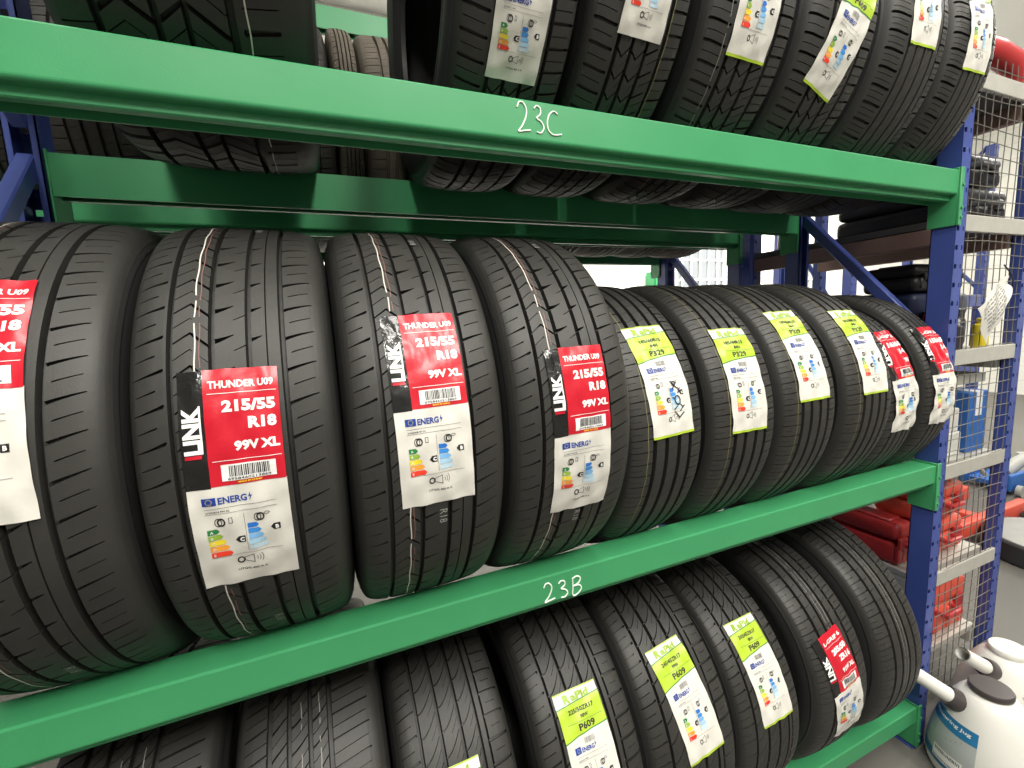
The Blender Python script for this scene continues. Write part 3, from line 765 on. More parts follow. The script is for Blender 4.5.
# ------------------------------------------------------------------ the tyres on the rack
ts = dict(R=0.3465, w=0.226, tw=0.212, rim=0.2285)
th_stripe = [(-0.183 * 0.212, 0.0015, 'stripe_white', 0.06), (-0.160 * 0.212, 0.0010, 'stripe_red', 0.1)]
th_where = ['leftmost tyre on the middle shelf, its red label cut off by the picture edge',
            'wide tyre second from left on the middle shelf, red 215/55 R18 label',
            'third wide tyre from left on the middle shelf, red label marked 215/55 R18',
            'last of the wide red-labelled tyres, next to the green-labelled ones, middle shelf']
for i, (X, deg, al) in enumerate([(-0.329, 20.5, 0.03), (-0.1015, -0.8, -0.005), (0.126, 9.6, 0.02), (0.354, -1.2, 0.02)]):
    st = (red_label('THUNDER U09', '215/55', 'R18', '99V XL', 10 + i, '215/55R18 99V XL'), [-0.008, -0.006, -0.001, 0.003][i], deg, al, 30 + i)
    tyre('mid', X, 'thunder', label=th_where[i], group='tyres on the middle shelf', sticker=st, stripes=th_stripe, spin=[0.9, 2.3, 0.05, 3.9][i],
         stamps=[('R18', 0.002, {2: -15, 3: -25}.get(i, -40), 0.011), ('R18', 0.018 - 0.06 * (i == 0), 72 - 8 * (i > 1), 0.010)], **ts)
p3 = dict(R=0.3015, w=0.188, tw=0.176, rim=0.1905)
lb3 = ['green-labelled tyre with black scribble on its label, fifth on the middle shelf', 'green-labelled tyre right of the one with the scribbled label, middle shelf',
       'seventh tyre from left on the middle shelf, white and green 185/60R15 label', 'last green-labelled tyre on the middle shelf, beside the red-labelled pair']
for i, (X, deg, al, xo) in enumerate([(0.572, 21.5, 0.06, 0.0), (0.772, 18.2, 0.0, 0.0), (0.967, 26.2, 0.02, 0.0), (1.178, 25.0, 0.01, 0.003)]):
    st = (lime_label('185/60R15', '84H', 'P329', 50 + i, scribble=(i == 0)), xo, deg, al, 60 + i)
    tyre('mid', X, 'touring', label=lb3[i], group='tyres on the middle shelf', sticker=st, stripes=[(-0.29 * 0.176, 0.0010, 'stripe_yellow', 0.0)], spin=i * 1.1, **p3)
tyre('mid', 1.354, 'grip', R=0.277, w=0.155, tw=0.145, rim=0.178, label='smaller tyre with a torn red label, second from the blue post on the middle shelf', group='tyres on the middle shelf',
     sticker=(red_label('L-GRIP 55', '165/60', 'R14', '75H', 71, '165/60R14 75H'), 0.002, 14.7, 0.06, 71), spin=0.4)
tyre('mid', 1.512, 'grip', R=0.286, w=0.142, tw=0.134, rim=0.178, label='narrow tyre with a red label touching the blue post, right end of the middle shelf', group='tyres on the middle shelf',
     sticker=(red_label('L-GRIP 55', '155/65', 'R14', '75T', 72, '155/65R14 75T'), 0.001, 12.0, 0.02, 72), spin=1.4)

# upper shelf
gp = 'tyres on the upper shelf'
tyre('up', -0.119, 'terrain', R=0.380, w=0.300, tw=0.286, rim=0.216, label='large chunky all-terrain tyre at the left end of the upper shelf', group=gp,
     stripes=[(0.235 * 0.286, 0.0018, 'stripe_white', 0.03)], spin=0.5)
up = [(0.312, 'zigzag', 0.335, 0.205, -27.5, -0.02, 'red', 'tyre above the 23C mark with a white rating label'),
      (0.522, 'zigzag', 0.335, 0.200, -12.3, -0.03, 'red', 'tyre right of the one above the 23C mark, label cut off at the top'),
      (0.758, 'zigzag', 0.325, 0.225, -9.5, -0.03, 'lime', 'third tyre from the all-terrain one, narrow green edge on its label foot'),
      (0.992, 'zigzag', 0.325, 0.225, -14.0, -0.28, 'lime', 'tyre on the upper shelf whose green and white label hangs crooked'),
      (1.236, 'slant', 0.325, 0.232, 7.5, 0.02, 'lime', 'second tyre from the right on the upper shelf, slanted sipes and white label'),
      (1.452, 'slant', 0.325, 0.200, 4.8, 0.02, 'lime', 'tyre at the right end of the upper shelf above the blue post')]
for i, (X, kd, R, w, deg, al, ty, lab) in enumerate(up):
    if ty == 'red': lbl = red_label('THUNDER U09', '215/55', 'R17', '94W', 80 + i, '215/55R17 94W')
    else: lbl = lime_label('225/45ZR17', '94W', 'P609', 80 + i)
    xo = {3: 0.006}.get(i, 0.0)
    if ty == 'red': lbl = shrink(lbl, 0.84)
    tyre('up', X, kd, R=R, w=w, tw=w * 0.93, rim=0.2159, label=lab, group=gp, sticker=(lbl, xo, deg, al, 90 + i),
         stripes=[(-0.27 * w, 0.0011, 'stripe_grey', 0.05)] if i in (2,) else ([(0.26 * w, 0.0012, 'stripe_yellow', 0.02)] if i == 1 else None), spin=0.8 * i)

# lowest shelf
gp = 'tyres on the lowest shelf'
low = [(-0.325, 'allseason', 0.345, 0.235, None, 'unlabelled tyre with grey dashes at the left end of the lowest shelf'),
       (-0.080, 'allseason', 0.345, 0.235, None, 'broad dusty tyre under the middle of the 23B beam, second from left below'),
       (0.150, 'sport', 0.328, 0.215, ('205/50ZR17', '93W', -0.013, 20.5, 0.02), 'third tyre from left on the lowest shelf, only a corner of its green label showing'),
       (0.400, 'sport', 0.328, 0.226, ('225/50ZR17', '98W', -0.006, 27.5, 0.03), 'tyre below the 23B mark with the green 225/50ZR17 label'),
       (0.632, 'sport', 0.326, 0.236, ('245/45ZR17', '99W', 0.004, 30.5, 0.13), 'tyre right of the one below the 23B mark, green label scraped at its left edge'),
       (0.868, 'sport', 0.312, 0.208, ('205/45ZR17', '88W', 0.004, 30.3, 0.06), 'last green-labelled tyre on the lowest shelf, left of the red-labelled one'),
       (1.125, 'grip', 0.312, 0.208, 'red', 'red-labelled tyre on the lowest shelf'),
       (1.350, 'grip', 0.322, 0.205, None, 'unlabelled tyre at the right end of the lowest shelf beside the blue post')]
for i, (X, kd, R, w, lb, lab) in enumerate(low):
    st = None
    if lb == 'red': st = (red_label('L-GRIP 6', '205/50', 'ZR16', '91W XL', 101, '205/50ZR16 91W'), -0.004, 8.5, 0.20, 101)
    elif lb: st = (lime_label(lb[0], lb[1], 'P609', 110 + i), lb[2], lb[3], lb[4], 110 + i)
    sp = None
    if kd == 'allseason': sp = [(-0.06 * w, 0.0010, 'stripe_grey', 0.45), (0.06 * w, 0.0012, 'stripe_grey', 0.35)]
    if kd == 'grip': sp = [(-0.03 * w, 0.0011, 'stripe_grey', 0.1), (0.03 * w, 0.0011, 'stripe_grey', 0.1)]
    tyre('low', X, kd, R=R, w=w, tw=w * 0.93, rim=0.2159 if i < 6 else 0.2032, label=lab, group=gp, sticker=st, stripes=sp, spin=0.7 * i)

# ------------------------------------------------------------------ the rack standing back to back behind
BY = 1.40; BX = 1.624
frame(-1.36, BY, 1.90, 2.72, 'blue upright of the second rack, at its left end', 0.06, 0.06)
frame(BX, BY, 1.90, 2.72, 'blue upright of the second rack, behind the tyre shelves', 0.06, 0.06)
for lv in ('up', 'mid'):
    beam(-1.30, BX - 0.002, BY, LV[lv], 1, 'near green beam of the second rack, ' + NAMES[lv], 0.077, group='green beams of the second rack')
    beam(-1.30, BX - 0.002, 1.94, LV[lv], -1, 'far green beam of the second rack, ' + NAMES[lv], 0.077, group='green beams of the second rack')
beam(-1.30, BX - 0.002, 1.94, 2.545, -1, 'top far green beam of the second rack', 0.077, group='green beams of the second rack')
gp = 'tyres on the second rack'
bt = [(-0.90, 0.2), (-0.68, 0.2), (-0.45, 0.2), (-0.22, 0.19), (-0.012, 0.185), (0.1185, 0.072), (0.250, 0.185), (0.465, 0.185), (0.69, 0.19), (0.90, 0.19), (1.11, 0.19), (1.32, 0.19), (1.52, 0.19)]
for i, (X, w) in enumerate(bt):
    tyre('up', X, 'touring', R=0.326, w=w, tw=w * 0.93, rim=0.2032, label={4: 'dark tyre on the second rack, seen in the gap beside the all-terrain tyre', 5: 'narrow tyre with painted-in light on the second rack in the gap above the 23C beam', 6: 'tan tyre with painted-in light on the second rack, right one in the gap above the beam'}.get(i, 'tyre on the upper shelf of the second rack behind'), group=gp,
         mat='rubber_lit' if i > 4 else 'rubber', cy=1.670, half=0.21, spin=0.3 * i)
for i in range(9):
    tyre('mid', -0.27 + 0.215 * i, 'touring', R=0.305, w=0.19, tw=0.177, rim=0.1905, label='unseen tyre added to block light on the middle shelf of the second rack behind', group=gp,
         cy=1.670, half=0.21, spin=0.3 * i)  # row added unseen to stop light leaking between the front tyres

# ------------------------------------------------------------------ wire mesh rack to the right
MX0, MX1, MY = 1.712, 2.14, 0.765
MD = 0.64
root = empty('wire_mesh_rack', (MX0, MY, 0)); tag(root, 'blue posted shelf rack with a steel wire mesh front, right of the tyre shelves', 'shelf rack')
W = MX1 - MX0
for (x, y) in ((W, 0.0), (0.0, 0.0), (W, MD), (0.0, MD)):
    post_mesh(0.046, 0.032, 2.25).build('post', M['blue'], root, (x, y - 0.02 if y == 0 else y, 0))
SHZ = [0.200, 0.506, 0.869, 1.233, 1.633, 2.03]
for z in SHZ:
    if z > 0.3:
        r = MB(); r.box(0.046, W, -0.022, -0.010, z - 0.048, z, bev=0.002); r.build('rail', M['galv'], root)
    s_ = MB(); s_.box(0.0, W, 0.014, MD, z - 0.030, z - 0.010, bev=0.001); s_.build('shelf', M['galv'] if z < 1.4 else M['board'], root)
    for x in (0.0, W - 0.02):
        q = MB(); q.box(x, x + 0.03, 0.014, MD, z - 0.083, z - 0.032, bev=0.003); q.build('side_beam', M['brown'] if z > 1.4 else M['galv'], root)
mesh_b = MB(); z0, z1 = 0.06, 2.075; p = 0.0405
k = 0
rr = random.Random(4)
while 0.05 + k * p < W:
    x = 0.05 + k * p; pts = [(x + 0.0035 * sin(z * 5 + k), -0.016 + 0.002 * sin(z * 9 + k), z) for z in np.linspace(z0, z1, 40)]
    mesh_b.tube(pts, 0.0014, 5, cap=False); k += 1
k = 0
while z0 + k * p < z1:
    z = z0 + k * p; pts = [(x, -0.0185 + 0.002 * sin(z * 9 + x * 8), z + 0.003 * sin(x * 12 + k)) for x in np.linspace(0.046, W, 10)]
    mesh_b.tube(pts, 0.0014, 5, cap=False); k += 1
mesh_b.build('wire_mesh', M['wire'], root)

# paper notice tied to the mesh
o = empty('paper_notice', (2.04, 0.738, 1.20)); tag(o, 'crumpled white paper notice tied to the wire mesh with black string', 'paper notice')
Q = [Vector((2.090, 0.730, 1.430)), Vector((1.893, 0.722, 1.357)), Vector((1.985, 0.735, 1.232)), Vector((2.120, 0.722, 1.400))]
V = []; F = []; n = 14
def npt(u, v, lift=0.0):
    a = Q[0].lerp(Q[1], u); b2 = Q[3].lerp(Q[2], u); c = a.lerp(b2, v)
    return (c.x - 2.04, c.y - 0.738 + 0.006 * sin(5 * u + 3 * v) + 0.003 * sin(13 * u - 9 * v) - lift, c.z - 1.20)
Q = [Vector((2.010, 0.730, 1.458)), Vector((1.818, 0.724, 1.357)), Vector((1.925, 0.730, 1.240)), Vector((2.022, 0.722, 1.414))]
for i in range(n + 1):
    for j in range(n + 1): V.append(npt(i / n, j / n))
for i in range(n):
    for j in range(n): F.append((i * (n + 1) + j, (i + 1) * (n + 1) + j, (i + 1) * (n + 1) + j + 1, i * (n + 1) + j + 1))
sheet = link('sheet', mesh_from('sheet', V, F, [M['paper']], smooth=True), o)
V = []; F = []
rr = random.Random(9)
for row in range(9):
    v = 0.14 + row * 0.085; u = 0.2
    while u < 0.86:
        du = rr.uniform(0.03, 0.09)
        b0 = len(V)
        for (a, c) in ((u, v), (min(u + du, 0.9), v), (min(u + du, 0.9), v + 0.035), (u, v + 0.035)): V.append(npt(a, c, 0.0012))
        F.append((b0, b0 + 1, b0 + 2, b0 + 3)); u += du + 0.025
link('handwriting', mesh_from('handwriting', V, F, [M['grey_ink']]), sheet)
MB().tube([(-0.035, 0.002, 0.290), (-0.025, -0.012, 0.262), (-0.018, -0.016, 0.240), (-0.012, -0.014, 0.222)], 0.0022, 6).build('string', M['ink'], o)

# ------------------------------------------------------------------ things in and behind the mesh rack
def tool_case(name, x0, x1, y0, y1, z, h, mat, label, group=None, hm=None, cat='tool case'):
    root = empty(name, ((x0 + x1) / 2, (y0 + y1) / 2, z)); tag(root, label, cat, group)
    w, d = (x1 - x0) / 2, (y1 - y0) / 2
    b = MB(); b.box(-w, w, -d, d, 0, h * 0.55, bev=0.018)
    for x in np.linspace(-w * 0.75, w * 0.75, 4): b.box(x - 0.012, x + 0.012, -d - 0.004, -d + 0.01, 0.01, h * 0.5, bev=0.003)
    b.build('base_shell', M[mat], root)
    l = MB(); l.box(-w, w, -d, d, h * 0.56, h, bev=0.022); l.box(-w * 0.7, w * 0.7, -d * 0.7, d * 0.7, h - 0.002, h + 0.006, bev=0.004)
    l.build('lid', M[mat], root)
    hn = MB(); hn.tube([(-w * 0.3, -d, h * 0.5), (-w * 0.28, -d - 0.03, h * 0.5), (w * 0.28, -d - 0.03, h * 0.5), (w * 0.3, -d, h * 0.5)], 0.009, 8)
    hn.build('handle', M[hm or 'black_plastic'], root)
    for x in (-w * 0.6, w * 0.6):
        c = MB(); c.box(x - 0.02, x + 0.02, -d - 0.009, -d + 0.004, h * 0.42, h * 0.7, bev=0.003); c.build('latch', M[hm or 'black_plastic'], root)
    return root

TOP = 1.624
tool_case('tool_case', 1.78, 2.132, 0.79, 1.12, TOP, 0.112, 'black_plastic', 'black tool case behind the mesh, lower of two on the upper shelf', 'black tool cases', hm='dark_steel')
tool_case('tool_case', 1.77, 2.105, 0.80, 1.12, TOP + 0.122, 0.095, 'black_plastic', 'black tool case behind the mesh, upper of two on the upper shelf', 'black tool cases', hm='dark_steel')
tool_case('tool_case', 1.765, 2.10, 0.852, 1.130, 1.224, 0.190, 'navy_plastic', 'long dark blue case below the brown side beam, under the black case', 'cases behind the mesh')
tool_case('tool_case', 1.770, 2.06, 0.855, 1.015, 1.420, 0.085, 'black_plastic', 'black case lying on the dark blue one below the brown side beam', 'cases behind the mesh')
tool_case('tool_case', 1.722, 1.815, 0.830, 1.08, 0.497, 0.145, 'red_plastic', 'dark red plastic case seen under the 23B beam, left of the blue post', 'red plastic cases', hm='red_plastic')
tool_case('tool_case', 1.840, 2.095, 0.815, 1.00, 0.497, 0.120, 'orange_plastic', 'bright red plastic case behind the mesh, lower of two near the 23B beam end', 'red plastic cases', hm='red_plastic')
tool_case('tool_case', 1.845, 2.085, 0.815, 0.98, 0.625, 0.120, 'orange_plastic', 'bright red plastic case behind the mesh, resting on another red one', 'red plastic cases', hm='red_plastic')
tool_case('tool_case', 1.82, 2.132, 0.805, 1.04, 0.191, 0.185, 'orange_plastic', 'orange-red case low behind the mesh, above the white jugs', 'red plastic cases', hm='red_plastic')
tool_case('tool_case', 1.83, 2.02, 0.82, 1.00, 0.384, 0.060, 'black_plastic', 'small black case on the orange-red one behind the mesh', 'black tool cases', hm='dark_steel')
# small goods on the mesh rack shelves
def carton(x0, x1, y0, y1, z, h, mat, label, flap=None):
    root = empty('carton', ((x0 + x1) / 2, (y0 + y1) / 2, z)); tag(root, label, 'box')
    w, d = (x1 - x0) / 2, (y1 - y0) / 2
    MB().box(-w, w, -d, d, 0, h, bev=0.003).build('box_body', M[mat], root)
    MB().box(-0.02, 0.02, -d - 0.0008, d + 0.0008, h * 0.6, h + 0.0008, bev=0.0).build('packing_tape', M[flap or 'galv'], root)
    return root
carton(2.012, 2.132, 0.795, 1.05, 0.861, 0.210, 'blue_box', 'blue carton on the shelf behind the mesh', 'white')
carton(1.765, 1.985, 0.800, 1.00, 0.861, 0.080, 'clear', 'white flat box lying on the mesh shelf, lower of two', 'white')
carton(1.775, 1.975, 0.805, 0.99, 0.943, 0.080, 'paper', 'white flat box on top of another one behind the mesh', 'yellow')
carton(1.800, 1.935, 0.81, 0.98, 1.025, 0.075, 'black_plastic', 'black box with a white tape strip on top of the white boxes', 'white')
o = empty('parts_tray', (1.945, 0.92, 1.102)); tag(o, 'shallow pale parts tray with dark tools lying across the boxes behind the mesh', 'tray')
b = MB(); b.box(-0.17, 0.18, -0.11, 0.11, 0.0, 0.004); b.box(-0.17, 0.18, -0.114, -0.11, 0.0, 0.03); b.box(-0.17, 0.18, 0.11, 0.114, 0.0, 0.03); b.box(-0.174, -0.17, -0.114, 0.114, 0.0, 0.03); b.box(0.18, 0.184, -0.114, 0.114, 0.0, 0.03)
b.build('tray_shell', M['galv'], o)
for i, (x0, x1, y, r_, key) in enumerate(((-0.15, 0.0, -0.07, 0.014, 'black_plastic'), (-0.05, 0.15, -0.03, 0.012, 'dark_steel'), (0.03, 0.16, -0.08, 0.016, 'black_plastic'), (-0.14, -0.02, 0.03, 0.018, 'grey_top'))):
    t = empty('hand_tool', (1.945 + (x0 + x1) / 2, 0.92 + y, 1.107)); L = (x1 - x0) / 2
    tag(t, ['black handled tool at the left of the parts tray', 'grey steel bar tool in the middle of the parts tray', 'short black tool at the right of the parts tray', 'thick grey tool at the back of the parts tray'][i], 'tool', 'tools in the tray')
    MB().tube([(-L, 0, r_), (-L * 0.1, 0, r_ * 1.05), (0, 0.004, r_)], [r_, r_ * 0.9, r_ * 0.7], 12).build('grip', M[key], t)
    MB().tube([(0, 0.004, r_), (L * 0.8, 0.008, r_ * 0.8), (L, 0.010, r_)], [r_ * 0.5, r_ * 0.5, r_ * 0.8], 10).build('shaft', M['grey_top'], t)
# bottles and cans on the third shelf
def bottle(x, y, z, r, h, mat, cap, label):
    root = empty('spray_can', (x, y, z)); tag(root, label, 'can')
    MB().lathe([(r * 0.94, 0), (r, 0.004), (r, h * 0.72), (r * 0.92, h * 0.77), (r * 0.5, h * 0.82)], n=20).build('can_body', M[mat], root)
    MB().lathe([(r * 0.52, h * 0.80), (r * 0.55, h * 0.82), (r * 0.55, h * 0.98), (r * 0.4, h)], n=16).build('cap', M[cap], root)
bottle(1.80, 0.808, 1.224, 0.034, 0.16, 'red_plastic', 'white', 'red can behind the mesh beside the blue post')
bottle(1.89, 0.80, 1.224, 0.022, 0.10, 'dark_steel', 'white', 'dark can with white cap behind the paper notice')
bottle(2.05, 0.80, 1.224, 0.022, 0.10, 'yellow', 'yellow', 'yellow can at the right end of the mesh shelf')

# red spout lying on the top shelf
o = empty('funnel_spout', (2.10, 0.82, 2.03)); tag(o, 'red plastic spout bent over the top rail of the mesh rack', 'spout')
b = MB(); b.tube([(-0.24, 0.06, 0.175), (-0.15, 0.03, 0.155), (-0.06, 0.0, 0.128), (-0.005, -0.02, 0.095), (0.020, -0.03, 0.060), (0.026, -0.032, 0.022)], [0.030, 0.034, 0.036, 0.036, 0.031, 0.027], 18)
b.build('bent_tube', M['red_plastic'], o)
b = MB(); b.tube([(0.026, -0.032, 0.030), (0.027, -0.032, 0.006)], 0.031, 18); b.build('collar', M['red_plastic'], o)

# ------------------------------------------------------------------ white jugs with spouts on the floor
JR = lambda z: np.interp(z, [0.0, 0.016, 0.06, 0.11, 0.15, 0.19, 0.22, 0.245, 0.26], [0.118, 0.125, 0.125, 0.118, 0.108, 0.095, 0.083, 0.069, 0.057])
def jug(x, y, rz, label, sc=1.0, cap='jug_dark'):
    root = empty('fluid_jug', (x, y, 0), rz); tag(root, label, 'jug', 'white fluid jugs'); root.scale = (sc, sc, sc)
    b = MB(); b.lathe([(0.112, 0.0), (0.121, 0.005), (0.125, 0.016)] + [(float(JR(z)), z) for z in np.linspace(0.03, 0.258, 16)] + [(0.052, 0.262), (0.047, 0.264), (0.045, 0.272), (0.02, 0.272)], n=56)
    b.build('body', M['jug'], root)
    b = MB(); b.lathe([(0.042, 0.264), (0.046, 0.266), (0.048, 0.270), (0.048, 0.281), (0.045, 0.285), (0.03, 0.2855)], n=40); b.build('lid', M[cap], root)
    c = MB(); P0 = Vector((-0.082, 0.0, 0.228)); d = Vector((-0.72, 0.0, 0.48)).normalized()
    c.tube([P0 - d * 0.012, P0 + d * 0.012, P0 + d * 0.022], [0.031, 0.029, 0.027], 20); c.build('spout_collar', M['jug_dark'], root)
    s = MB(); s.tube([P0 + d * 0.015, P0 + d * 0.05, P0 + d * 0.135], [0.0215, 0.0205, 0.019], 20, cap=False)
    s.tube([P0 + d * 0.135, P0 + d * 0.02], [0.0165, 0.0175], 20, cap=False); s.build('spout', M['jug'], root)
    hd = MB(); hd.tube([(0.085, 0, 0.245), (0.125, 0, 0.262), (0.158, 0, 0.235), (0.165, 0, 0.17), (0.150, 0, 0.10), (0.118, 0, 0.075)], [0.017, 0.018, 0.018, 0.017, 0.016, 0.016], 12); hd.build('handle', M['jug'], root)
    return root

def jug_label(root, a0, a1, z0, z1):
    """printed film wrapped on the jug"""
    def shell(a, b, za, zb, off):
        V = []; F = []; na, nz = 24, 14
        for i in range(na + 1):
            for j in range(nz + 1):
                t = a + (b - a) * i / na; z = za + (zb - za) * j / nz
                r = float(JR(z)) + off
                V.append((r * cos(t), r * sin(t), z))
        for i in range(na):
            for j in range(nz): F.append((i * (nz + 1) + j, (i + 1) * (nz + 1) + j, (i + 1) * (nz + 1) + j + 1, i * (nz + 1) + j + 1))
        return V, F
    V, F = shell(a0, a1, z0, z1, 0.0006); lb = link('label', mesh_from('label', V, F, [M['jug_grey']], smooth=True), root)
    V, F = shell(a0, a1, z1 - 0.035, z1, 0.0011); link('colour_band', mesh_from('colour_band', V, F, [M['jug_blue']], smooth=True), lb)
    V, F = shell(a0, a1, z0, z0 + 0.028, 0.0011); link('colour_band', mesh_from('colour_band', V, F, [M['jug_blue']], smooth=True), lb)
    V, F = shell(a0 + (a1 - a0) * 0.40, a0 + (a1 - a0) * 0.86, z0 + 0.012, z0 + 0.05, 0.0015); link('barcode_field', mesh_from('barcode_field', V, F, [M['white']], smooth=True), lb)
    def strip(items, off, key, nm):
        V = []; F = []
        for poly in items:
            b = len(V)
            for (u, v) in poly:
                t = a0 + (a1 - a0) * u; r = float(JR(v)) + off
                V.append((r * cos(t), r * sin(t), v))
            F.append(list(range(b, b + len(poly))))
        link(nm, mesh_from(nm, V, F, [M[key]]), lb)
    bars = []; r = random.Random(3); u = 0.43
    while u < 0.83:
        w = r.choice((0.006, 0.011)); bars.append([(u, z0 + 0.016), (u + w, z0 + 0.016), (u + w, z0 + 0.046), (u, z0 + 0.046)]); u += w + r.choice((0.007, 0.012))
    strip(bars, 0.0019, 'ink', 'barcode')
    L = (a1 - a0) * 0.124
    tx = [[(0.10 + p[0] / L, p[1]) for p in poly] for poly in text('Measuring Jug', 0.0, z1 - 0.017, 0.009, L * 0.8, bold=0.02)]
    strip(tx, 0.0017, 'white', 'lettering')
    ln = []
    for k in range(4): ln.append([(0.3, z1 - 0.045 - 0.006 * k), (0.8 - 0.07 * k, z1 - 0.045 - 0.006 * k), (0.8 - 0.07 * k, z1 - 0.047 - 0.006 * k), (0.3, z1 - 0.047 - 0.006 * k)])
    strip(ln, 0.0014, 'grey_ink', 'fine_print')

jg = jug(1.668, 0.560, radians(-38), 'white fluid jug with dark lid and blue label, standing in front of the blue post')
jug_label(jg, radians(150), radians(229), 0.035, 0.185)
jg2 = jug(1.918, 0.614, radians(-10), 'all-white fluid jug standing behind the blue-labelled jug', 1.0, 'jug')

# ------------------------------------------------------------------ floor equipment at the right
o = empty('floor_trolley', (3.45, 1.36, 0)); tag(o, 'orange-red low floor trolley frame on the concrete by the mesh rack', 'trolley')
b = MB(); b.box(-0.42, 0.55, -0.10, -0.05, 0.04, 0.13, bev=0.006); b.box(-0.42, 0.55, 0.18, 0.23, 0.04, 0.13, bev=0.006); b.box(-0.42, -0.36, -0.10, 0.23, 0.04, 0.16, bev=0.006); b.box(0.05, 0.12, -0.10, 0.23, 0.05, 0.11, bev=0.004)
b.build('chassis', M['orange_steel'], o)
for (x, y) in ((-0.34, -0.13), (0.46, -0.13), (-0.34, 0.26), (0.46, 0.26)):
    w = MB(); w.tube([(x, y - 0.018, 0.045), (x, y + 0.018, 0.045)], 0.045, 20); w.build('wheel', M['black_plastic'], o)
b = MB(); b.tube([(-0.40, 0.06, 0.15), (-0.46, 0.22, 0.30)], 0.016, 10); b.tube([(-0.46, 0.14, 0.30), (-0.46, 0.30, 0.30)], 0.018, 10); b.build('pull_handle', M['orange_steel'], o)
o = empty('jack_arm', (3.85, 1.70, 0)); tag(o, 'orange-red steel arm lying on the floor beyond the trolley', 'jack arm')
b = MB(); b.box(-0.22, 0.22, -0.035, 0.035, 0, 0.06, bev=0.008); b.build('arm', M['orange_steel'], o)
b = MB(); b.box(-0.20, -0.12, -0.10, 0.10, 0.0, 0.05, bev=0.008); b.build('cross_foot', M['orange_steel'], o)

o = empty('lift_turntable', (3.50, 0.98, 0)); tag(o, 'round grey-topped turntable with black rim on the floor', 'turntable')
MB().lathe([(0.275, 0.0), (0.285, 0.01), (0.285, 0.105), (0.275, 0.115), (0.26, 0.115)], n=48).build('rim', M['black_plastic'], o)
MB().lathe([(0.255, 0.112), (0.262, 0.116), (0.255, 0.121), (0.05, 0.123)], n=48).build('top_plate', M['grey_top'], o)

o = empty('trolley_jack', (4.75, 1.62, 0)); tag(o, 'blue and silver trolley jack on the floor at the far right', 'jack')
b = MB(); b.box(-0.35, 0.35, -0.14, -0.11, 0.03, 0.15, bev=0.01); b.box(-0.35, 0.35, 0.11, 0.14, 0.03, 0.15, bev=0.01); b.box(-0.3, 0.1, -0.11, 0.11, 0.04, 0.07); b.build('side_plates', M['blue_box'], o)
b = MB(); b.tube([(-0.1, 0, 0.09), (0.25, 0, 0.16)], [0.05, 0.04], 14); b.tube([(0.25, 0, 0.15), (0.25, 0, 0.19)], 0.05, 16); b.build('lift_arm', M['grey_top'], o)
for (x, y) in ((-0.3, -0.17), (0.3, -0.17), (-0.3, 0.17), (0.3, 0.17)):
    MB().tube([(x, y - 0.015, 0.04), (x, y + 0.015, 0.04)], 0.04, 18).build('wheel', M['grey_top'], o)
MB().tube([(-0.35, 0, 0.12), (-0.75, 0.1, 0.55)], 0.014, 10).build('handle', M['grey_top'], o)

# ------------------------------------------------------------------ shelving far behind
SX0, SX1, SY0, SY1 = 3.00, 4.60, 1.78, 2.30
o = empty('storage_shelf', (SX0, SY0, 0)); tag(o, 'blue storage shelf unit standing behind the racks, in front of the white wall', 'shelf unit')
for x in (0.0, SX1 - SX0 - 0.06):
    for y, fr in ((0.0, True), (SY1 - SY0, False)):
        post_mesh(0.06, 0.05, 2.55, fr).build('post', M['blue'], o, (x, y, 0))
for z in (0.45, 0.95, 1.44):
    b = MB(); b.box(0.06, SX1 - SX0 - 0.06, 0.0, 0.035, z - 0.09, z, bev=0.003); b.build('shelf_beam', M['blue'], o)
    b = MB(); b.box(0.0, SX1 - SX0, 0.035, SY1 - SY0 - 0.02, z - 0.02, z - 0.002); b.build('shelf_board', M['dark_steel'], o)
for (z0, z1) in ((1.5, 2.45), (2.45, 1.5)):
    for x in (0.03,):
        pass
b = MB(); b.tube([(SX1 - SX0 - 0.03, 0.05, 1.5), (SX1 - SX0 - 0.03, SY1 - SY0 - 0.05, 2.0)], 0.014, 8); b.build('brace', M['blue'], o)
b = MB(); b.tube([(SX1 - SX0 - 0.03, SY1 - SY0 - 0.05, 2.0), (SX1 - SX0 - 0.03, 0.05, 2.5)], 0.014, 8); b.build('brace', M['blue'], o)
b = MB(); b.tube([(0.06, SY1 - SY0 - 0.05, 1.95), (0.55, SY1 - SY0 - 0.05, 1.45)], 0.016, 8); b.build('brace', M['blue'], o)
tool_case('tool_case', 3.10, 3.70, 1.84, 2.18, 0.95, 0.22, 'black_plastic', 'black case on the second level of the storage shelf', 'cases on the storage shelf')
tool_case('tool_case', 3.85, 4.45, 1.84, 2.18, 0.95, 0.26, 'navy_plastic', 'dark blue case on the second level of the storage shelf', 'cases on the storage shelf')
tool_case('tool_case', 3.10, 3.80, 1.84, 2.18, 0.45, 0.26, 'dark_steel', 'grey case on the lower level of the storage shelf', 'cases on the storage shelf')

